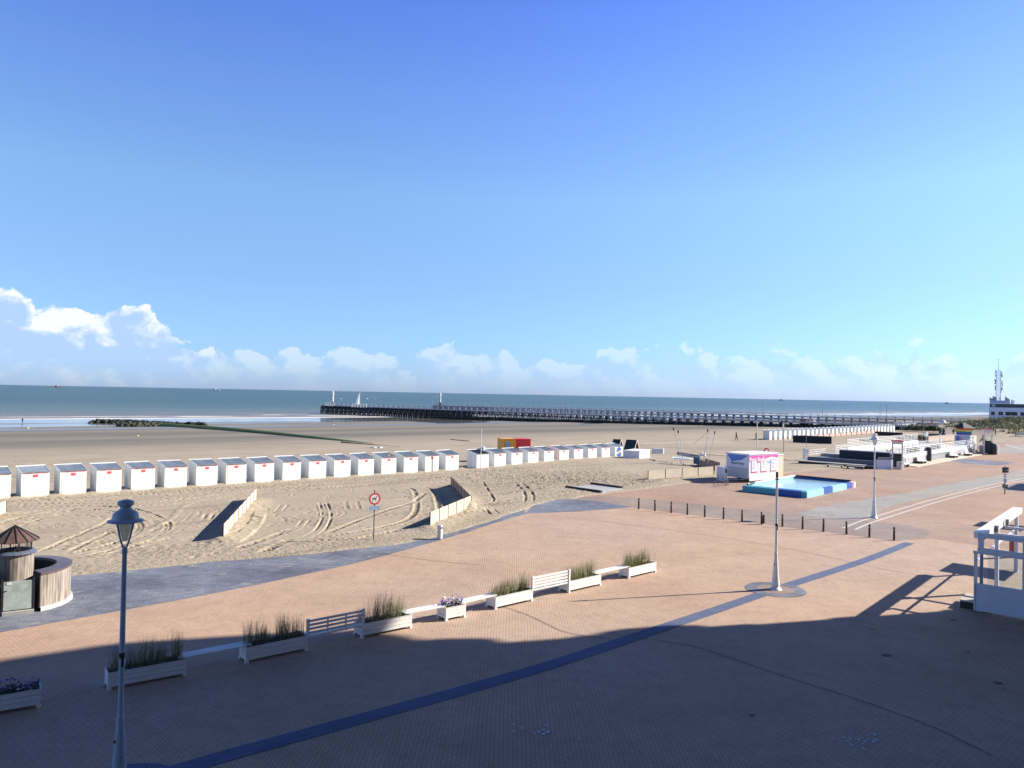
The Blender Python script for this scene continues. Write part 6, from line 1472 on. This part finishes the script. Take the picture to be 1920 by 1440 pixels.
# blue-grey wall with pictures, rainbow kiosk
def mural():
    D0 = 147; A = Vector(((1793-960)/FPX*D0, D0, 0)); 
    def Z(y, D=D0): return CAM_H-(y-755)*D/FPX
    root = thing('picture_wall', 'blue-grey wall with a blue poster and a colourful mural panel', 'wall', A, R(10)); w = (1823-1793)*D0/FPX; w2 = (1840.5-1822.5)*D0/FPX
    MB().b(0, w, 0, .3, -.3, Z(815.5)).build('wall', mat('mural_bluegrey', (.40, .46, .62), .6), root)
    MB().b(.1, .8, -.03, -.003, Z(826), Z(818)).build('blue_poster', BLUEP, root); MB().tube((1.15, -.03, Z(822.5)), (1.15, -.003, Z(822.5)), .3, n=18).build('round_sign', mat('round_pink', (.45, .2, .35), .5), root)
    r = thing('mural_panel', 'white panel painted with yellow and violet shapes above the stairs', 'mural', A+Vector((w*.985, w*.17, 0)), R(30)); MB().b(.2, w2+.5, -.01, .3, -.3, Z(816.5)).build('board', WHITE, r)
    zt = Z(818); zb = Z(833)
    for k, (x0, x1, x2, x3, c) in enumerate(((.55, .95, 1.3, 1.0, (.70, .55, .12)), (1.0, 1.35, 1.2, 1.1, (.30, .25, .5)), (1.35, 1.5, .95, .85, (.72, .6, .2)))):
        m = MB(); m.add([(x0, -.02-.002*k, zt), (x1, -.02-.002*k, zt), (x2, -.02-.002*k, zb), (x3, -.02-.002*k, zb)], [(0, 1, 2, 3)]); m.build('painted_shape', mat('mural%d' % k, c, .6), r)
mural()
def kiosk():
    D0 = 160; A = Vector(((1808-960)/FPX*D0, D0, 0)); root = thing('rainbow_kiosk', 'small kiosk striped in rainbow colours with a dark pyramid roof', 'kiosk', A, R(12)); w = 17.5*D0/FPX; z1 = CAM_H-(802.5-755)*D0/FPX; z0 = CAM_H-(815-755)*D0/FPX; n = 6
    for k, c in enumerate(((.08, .06, .3), (.03, .12, .45), (.04, .3, .08), (.75, .6, .08), (.75, .28, .05), (.6, .04, .03))):
        MB().b(0, w, 0, 2, z0+(z1-z0)*k/n, z0+(z1-z0)*(k+1)/n-.004).build('stripe', mat('rainbow%d' % k, c, .6), root)
    MB().b(.05, w-.05, .05, 1.95, -.3, z0).build('base', TG, root)
    MB().b(w*.2, w*.8, -.02, -.004, z0+(z1-z0)*.52, z0+(z1-z0)*.6).build('lettering', WHITE, root)
    m = MB(); a = -.5; b = w+.5; zr = CAM_H-(792.5-755)*D0/FPX; m.add([(a, a, z1), (b, a, z1), (b, 2.5, z1), (a, 2.5, z1), (w*.35, 1, zr), (w*.62, 1, zr)], [(0, 1, 5, 4), (1, 2, 5), (2, 3, 4, 5), (3, 0, 4), (3, 2, 1, 0)]); m.build('roof', mat('kiosk_roof', (.04, .04, .055), .6, .2, 3), root)
kiosk()
# low brick wall and lamp/pole furniture behind the terrace
a, b = at(1741, 827, .0), at(1793, 823, .0); d = b-a; root = thing('brick_wall', 'low pinkish brick wall behind the terrace', 'wall', a, math.atan2(d.y, d.x)); MB().b(0, d.length, 0, .35, -.3, 1.0).build('wall', mat('wall_pink', (.48, .37, .30), .8, .15, 2), root); MB().b(-.05, d.length+.05, -.05, .4, 1.003, 1.1).build('coping', mat('coping_pale', (.5, .47, .42), .8), root)
a, b = at(1905, 817, .0), at(1935, 818, .0); d = b-a; root = thing('white_panel_fence', 'short white panel fence by the road at the right edge', 'fence', a, math.atan2(d.y, d.x)); MB().b(0, d.length, 0, .1, .1, 1.0).build('panel', CREAM, root); MB().b(-.15, -.003, -.05, .15, 0, 1.1).build('post', mat('post_red', (.3, .08, .06), .7), root)
root = thing('low_red_brick_fence', 'low pinkish fence with brown posts along the far cabins', 'fence', (0, 0, 0)); fa, fb = on_land(1508, 824), on_land(1650, 812.5)
d = fb-fa; root.location = fa; root.rotation_euler.z = math.atan2(d.y, d.x); n = 14
for k in range(n): MB().b(d.length*k/n+.1, d.length*(k+1)/n-.1, 0, .06, .1, .95).build('panel', mat('panel_pink', (.48, .36, .30), .8, .1), root)
for k in range(n+1): MB().b(d.length*k/n-.09, d.length*k/n+.09, -.08, .14, -.2, 1.15).build('post', mat('brown_post', (.10, .05, .03), .7), root)
# black windbreaks near the far cabins
for k, (a, b, h, n, lab) in enumerate((((1487, 829.5), (1559, 832.5), 1.45, 6, 'long black windbreak with posts before the far cabins'), ((1641, 815.5), (1692, 818.5), .95, 4, 'black windbreak farther right, before the end of the far row'), ((1611, 828.5), (1638, 828.0), .6, 2, 'short black windbreak left of the white lamp head'))):
    p, q = on_land(*a), on_land(*b); windbreak(lab, p, q, h*1.15, n, BLACKC, mat('brown_post', (.10, .05, .03), .7), p.z, q.z, .0, .05)
# poles
def flood(root):
    for sx in (-1, 1): MB().box((sx*.35, 0, 5.5*1.0), (.35, .3, .35), rz=.3*sx, rx=.4).build('floodlight', DARK, root)
    MB().bar((-.4, 0, 5.2), (.4, 0, 5.2), .06, .06).build('crossbar', DARK, root)
q = on_land(1469.3, 848); pole('floodlight_pole', 'dark thin pole with two floodlights behind the trailer', 'floodlight pole', q, 5.3, .07, GREYM, extra=flood)
q = on_land(1419, 850); pole('white_pole', 'tall white pole behind the sales trailer', 'pole', q, (850-793)*q.y/FPX, .09, LAMPW)
q = on_land(1468, 812); pole('slim_white_post', 'slim white post with a box rising over the far cabins', 'post', q, 2.9, .2, LAMPW)
q = on_land(1511.5, 848); pole('thin_rod', 'very thin rod standing by the rounded white cabinet', 'rod', q, 4.4, .03, GREYM)
q = on_land(1731.5, 822); pole('path_lamp_post', 'thin dark post with a pale head behind the terrace', 'post', q, 4.0, .06, GREYM)
q = at(1510.5, 858, .1); root = thing('rounded_cabinet', 'white cabinet with a rounded top at the end of the stepped seating', 'cabinet', q, R(20)); w = 7.5*q.y/FPX/2
MB().prism([(-w, -.2), (w, -.2), (w, .3), (-w, .3)], -.2, 1.1).build('body', WHITE, root); MB().tube((0, -.2, 1.1), (0, .3, 1.1), w*.98, n=20).build('rounded_top', WHITE, root)
def round_sign(label, px, py, h, c, r=.4, z=0.0, cm=WHITE):
    p = at(px, py, z); root = thing('round_sign', label, 'sign', p, R(30)); MB().tube((0, 0, 0), (0, 0, h), .04, n=8).build('post', LAMPW, root); o = MB().tube((0, -.09, h), (0, -.05, h), r, n=22).build('sign_disc', cm, root); MB().tube((0, -.1, h), (0, -.092, h), r*.72, n=20).build('sign_face', c, o)
round_sign('round sign with a red rim peeping over the trailer roof', 1438.5, 850, 1.15, WHITE, .42, .0, RED) if False else None
p = at(1438.5, 860, 0); q = Vector((p.x, 96, 0)); q.x = (1438.5-960)/FPX*96; root = thing('arched_sign', 'white arch sign with a red rim standing behind the trailer roof', 'sign', q, R(20)); zt = CAM_H-(839.5-748.2)*96/FPX
MB().tube((0, -.05, zt-.42), (0, 0, zt-.42), .42, n=22).build('rim', RED, root); MB().tube((0, -.09, zt-.48), (0, -.052, zt-.48), .28, n=20).build('face', WHITE, root); MB().tube((0, 0, 0), (0, 0, zt-.5), .05, n=8).build('post', LAMPW, root)
round_sign('pale blue and white round sign on the terrace, right of the railing', 1737, 838, 2.3, mat('sign_lightblue', (.45, .6, .8), .5), .42, .9)
q = at(1762.5, 838, .9); pole('white_cone_post', 'slender white tapering post on the terrace', 'post', q, (838-812)*q.y/FPX*.9, .16, TW, r2=.04)
q = at(1767.5, 797, 1.0); q = on_land(1767.5, 799); root = thing('satellite_dome', 'small pale dome on a post before the dune grass', 'dome', q); MB().lathe([(0, .1), (.9, .3), (1.15, .9), (.8, 1.5), (0, 1.8)], 16, (0, 0, .6)).build('dome', mat('dome_pale', (.6, .66, .8), .4), root, True); MB().tube((0, 0, -.5), (0, 0, .8), .12, n=8).build('post', LAMPW, root)
for k, x in enumerate((1763.5, 1769.5)):
    q = at(x, 815.5, -.2); root = thing('dark_bin', ['left one of two dark bins on the path before the dunes', 'right one of two dark bins on the path before the dunes'][k], 'bin', q, 0, 'dark bins before the dunes'); MB().lathe([(0, 0), (.42, 0), (.45, 1.2), (.3, 1.5), (0, 1.55)], 12).build('shell', DARK, root, True); MB().b(-.1, .1, -.46, -.4, .5, .9).build('notice', WHITE, root)
q = at(1757, 819, -.1); root = thing('dark_low_wall', 'long low dark wall behind the terrace path', 'wall', at(1741, 818.5, -.1), R(8)); MB().b(0, 4.5, 0, .3, 0, .7).build('wall', mat('wall_dark', (.08, .07, .065), .8), root); MB().b(0, 4.5, -.03, .33, .703, .78).build('coping', DARK, root)
# sign post with black backs of signs
def signpost():
    p = at(1884, 927); root = thing('sign_post', 'post with two black sign backs, small arrows and a grey disc', 'sign post', p, R(15)); s = p.y/FPX
    H = 52*s
    MB().tube((0, 0, 0), (0, 0, H*.55), .045, n=8).build('lower_pole', mat('pole_brown', (.12, .06, .05), .7), root); MB().tube((0, 0, H*.55), (0, 0, H+.15), .035, n=8).build('upper_pole', GREYM, root)
    MB().b(-.36, .42, -.03, .0, H-11.5*s, H-1.2*s).build('top_sign', DARK, root); MB().b(.2, .36, -.04, -.032, H-8*s, H-6*s).build('sticker', WHITE, root)
    for z in (14, 18): MB().b(-.2, .22, -.03, 0, H-(z+1.6)*s, H-z*s).build('arrow_plate', GREYM, root)
    MB().tube((0, -.03, H-26*s), (0, 0, H-26*s), .22, n=20).build('disc', mat('disc_grey', (.6, .6, .66), .5), root)
    MB().box((0, -.02, H-36.5*s), (.62, .06, .36), ry=.12).build('lower_sign', DARK, root); MB().box((-.03, -.06, H-36.0*s), (.36, .01, .09), ry=.12).build('sign_print', mat('print_green', (.3, .45, .38), .6), root)
signpost()

# ---------------------------------------------------------------- glazed terrace at the right edge
def glazed():
    K = at(1825.5, 1146); root = thing('glazed_terrace', 'white-framed glazed cafe terrace with solid lower panels at the right edge', 'glazed terrace', K, R(-41)); LX = 10.2; LY = 11.0
    F = mat('terrace_frame', (.60, .64, .70), .45, .04, 2); ff = F
    # camera side (along +x): lower panel, glass, rail, top beam
    MB().b(.06, LX, -.02, .04, .14, 1.17).build('lower_panel', mat('terrace_panel', (.55, .60, .68), .5, .03, 2), root)
    MB().b(0, LX, -.05, .07, 1.172, 1.235).b(0, LX, -.05, .07, .07, .137).b(0, .055, -.05, .07, .138, 1.171).build('panel_frame', F, root)
    g = MB().b(.5, LX, .0, .012, 1.26, 2.48).build('glass_pane', PANE, root)
    for x in (.0, 1.75, 5.2, 7.8): MB().b(x, x+.12, -.045, .075, 1.238, 2.5).build('glass_post', F, root)
    MB().b(.22, .34, -.03, .03, 1.24, 2.5).build('sliding_frame', mat('frame_blue', (.18, .27, .36), .5), root)
    MB().b(-.03, LX, -.06, .08, 2.503, 2.60).b(.12, LX, -.03, .11, 2.62, 2.76).build('rail', F, root)
    for x in (.14, 1.75, 5.2, 7.8): MB().b(x, x+.2, -.02, .16, 2.763, 3.2).build('upper_post', F, root)
    MB().b(.12, LX, -.03, .17, 3.203, 3.40).build('top_beam', F, root)
    # sea side (along +y)
    for y in (4.4, 10.4): MB().b(.1, .26, y, y+.18, 0, 3.11).build('inner_post', F, root)
    MB().b(-.02, .06, .1, LY, 2.1, 2.17).build('sea_side_rail', F, root)
    MB().b(-.05, .38, .175, LY, 3.12, 3.40).build('awning_cassette', mat('cassette_white', (.78, .78, .75), .4, .03), root)
    for k, (x, y) in enumerate(((.5, 2.5), (.55, 5.1))): MB().b(.385, LX-.105, y, y+.14, 3.0, 3.11).build('roof_beam', F, root); MB().box((x-.05, y+.05, 3.3), (.14, .2, .3)).build('bracket', GREYM, root)
    for y in (.1, LY-.2): MB().b(.1, .25, y, y+.15, 0, .1).build('foot', F, root)
    MB().b(2.4, LX, .3, LY, .04, .22).build('floor', mat('terrace_floor', (.50, .52, .54), .5, .1, 1), root)
    MB().b(LX-.1, LX, .1, LY, .2, 3.4).build('rear_wall', mat('rear_wall', (.3, .32, .34), .6), root)
    MB().lathe([(0, 2.9), (.35, 3.0), (.3, 3.5), (0, 3.65)], 14, (3.2, 5.1, 0)).build('heater_hood', DARK, root, True); MB().tube((3.2, 5.1, .2), (3.2, 5.1, 2.95), .03, n=8).build('heater_pole', DARK, root, True)
    q = at(1880, 1046); 
    r = thing('brown_bollard_post', 'brown post seen through the glass of the terrace', 'post', at(1899, 1045), 0); MB().b(-.13, .13, -.13, .13, 0, 1.15).build('post', mat('post_red', (.3, .08, .06), .7), r); MB().b(-.15, .15, -.15, .15, 1.152, 1.2).build('cap', DARK, r)
glazed()
p = at(1800, 1139); root = thing('drain_box', 'low dark box with a pale lid at the foot of the glazed terrace', 'box', p, R(-41)); MB().b(0, 1.1, 0, .5, 0, .3).build('body', mat('box_dark', (.03, .03, .03), .7), root); MB().b(-.02, 1.0, -.02, 1.6, .302, .36).build('lid', mat('lid_cream', (.45, .42, .34), .7), root)
# parasols further along, outside the picture: their shade falls on the paving by the terrace
for k, (x, y) in enumerate(((30.9, 42.2), (41.8, 57.2))):
    root = thing('parasol', ['square parasol standing beside the glazed terrace', 'second square parasol further along the glazed terrace'][k], 'parasol', (x, y, 0), R(47)); MB().tube((0, 0, 0), (0, 0, 3.4), .04, n=8).build('pole', LAMPW, root)
    m = MB(); m.add([(-1.5, -1.5, 3.3), (1.5, -1.5, 3.3), (1.5, 1.5, 3.3), (-1.5, 1.5, 3.3), (0, 0, 3.8)], [(0, 1, 4), (1, 2, 4), (2, 3, 4), (3, 0, 4)]); m.build('canopy', CANVAS, root)
# shell-white marks and litter specks on the paving
def specks():
    mb = MB(); rr = random.Random(3)
    for i in range(260):
        x, y = rr.uniform(0, 1500), rr.uniform(975, 1170)
        p = at(x, y, .0); d = dist_poly(np.array([p.x]), np.array([p.y]), PAVE)[0]
        if d > -1: continue
        r = rr.uniform(.015, .04); a = rr.random()*6; mb.mi = 0 if rr.random() < .5 else 1
        mb.add([(p.x+r*math.cos(a+k*2.1), p.y+r*math.sin(a+k*2.1), .022+.01*(k % 2)) for k in range(3)], [(0, 1, 2)])
    tag(mb.build('litter', [mat('shell_white', (.7, .68, .6), .7), mat('litter_brown', (.12, .08, .05), .8)]), 'tiny shells and crumbs scattered on the sunlit paving', 'litter', kind='stuff')
    M = Matrix.Rotation(R(90), 3, 'Z'); rr = random.Random(9)
    for (cx, cy, n, w) in ((1622, 1391, 15, .38), (1003, 1376, 10, .42)):
        c = at(cx, cy); mb = MB(); cells = set()
        while len(cells) < n:
            a = int(rr.gauss(0, w/.115)); b = int(rr.gauss(0, w/.25)); cells.add((a, b))
        for a, b in cells:
            x, y = a*.115, b*.21+(.105 if a % 2 else 0); sx = rr.uniform(.03, .05); sy = rr.uniform(.04, .09); mb.add([(c.x+x-sx, c.y+y-sy, .013), (c.x+x+sx, c.y+y-sy*rr.uniform(.5, 1), .013), (c.x+x+sx*rr.uniform(.6, 1), c.y+y+sy, .013), (c.x+x-sx, c.y+y+sy*rr.uniform(.5, 1), .013)], [(0, 1, 2, 3)])
        tag(mb.build('paint_mark', mat('worn_white', (.50, .55, .58), .7, .2, 20)), kind='structure')
specks()
def seams():
    rr = random.Random(4)
    for pl in ([(1000, 968), (1080, 972), (1180, 984), (1330, 1004), (1450, 1024), (1560, 1046), (1660, 1068), (1800, 1092)], [(1150, 1190), (1300, 1213), (1450, 1262), (1600, 1310), (1740, 1360), (1860, 1418)], [(880, 1120), (980, 1150), (1060, 1185), (1150, 1200)], [(700, 1036), (800, 1050), (900, 1060)]):
        ln = smooth_line([at(*p) for p in pl], .25); ln = ln+np.array([[rr.gauss(0, .012), rr.gauss(0, .012)] for _ in ln]); strip('paving_seam', ln, .035, .021, mat('seam_dark', (.12, .095, .075), .9, .2, 5))
    for (x, y, s) in ((1663, 1229, .16), (1788, 1163, .12), (1870, 1281, .13), (1815, 1223, .08), (1635, 1180, .08), (1410, 1342, .09)):
        c = at(x, y); mb = MB(); mb.add([(c.x+s*k*rr.uniform(.7, 1.2)*a, c.y+s*.7*b*rr.uniform(.6, 1.2), .0215) for a, b, k in ((-1, -1, 1), (1, -.8, 1), (1.2, .9, 1), (-.3, 1.1, 1), (-1.1, .5, 1))], [(0, 1, 2, 3, 4)])
        tag(mb.build('sunken_paver', mat('sunken_dark', (.16, .125, .10), .9, .3, 9)), kind='structure')
seams()
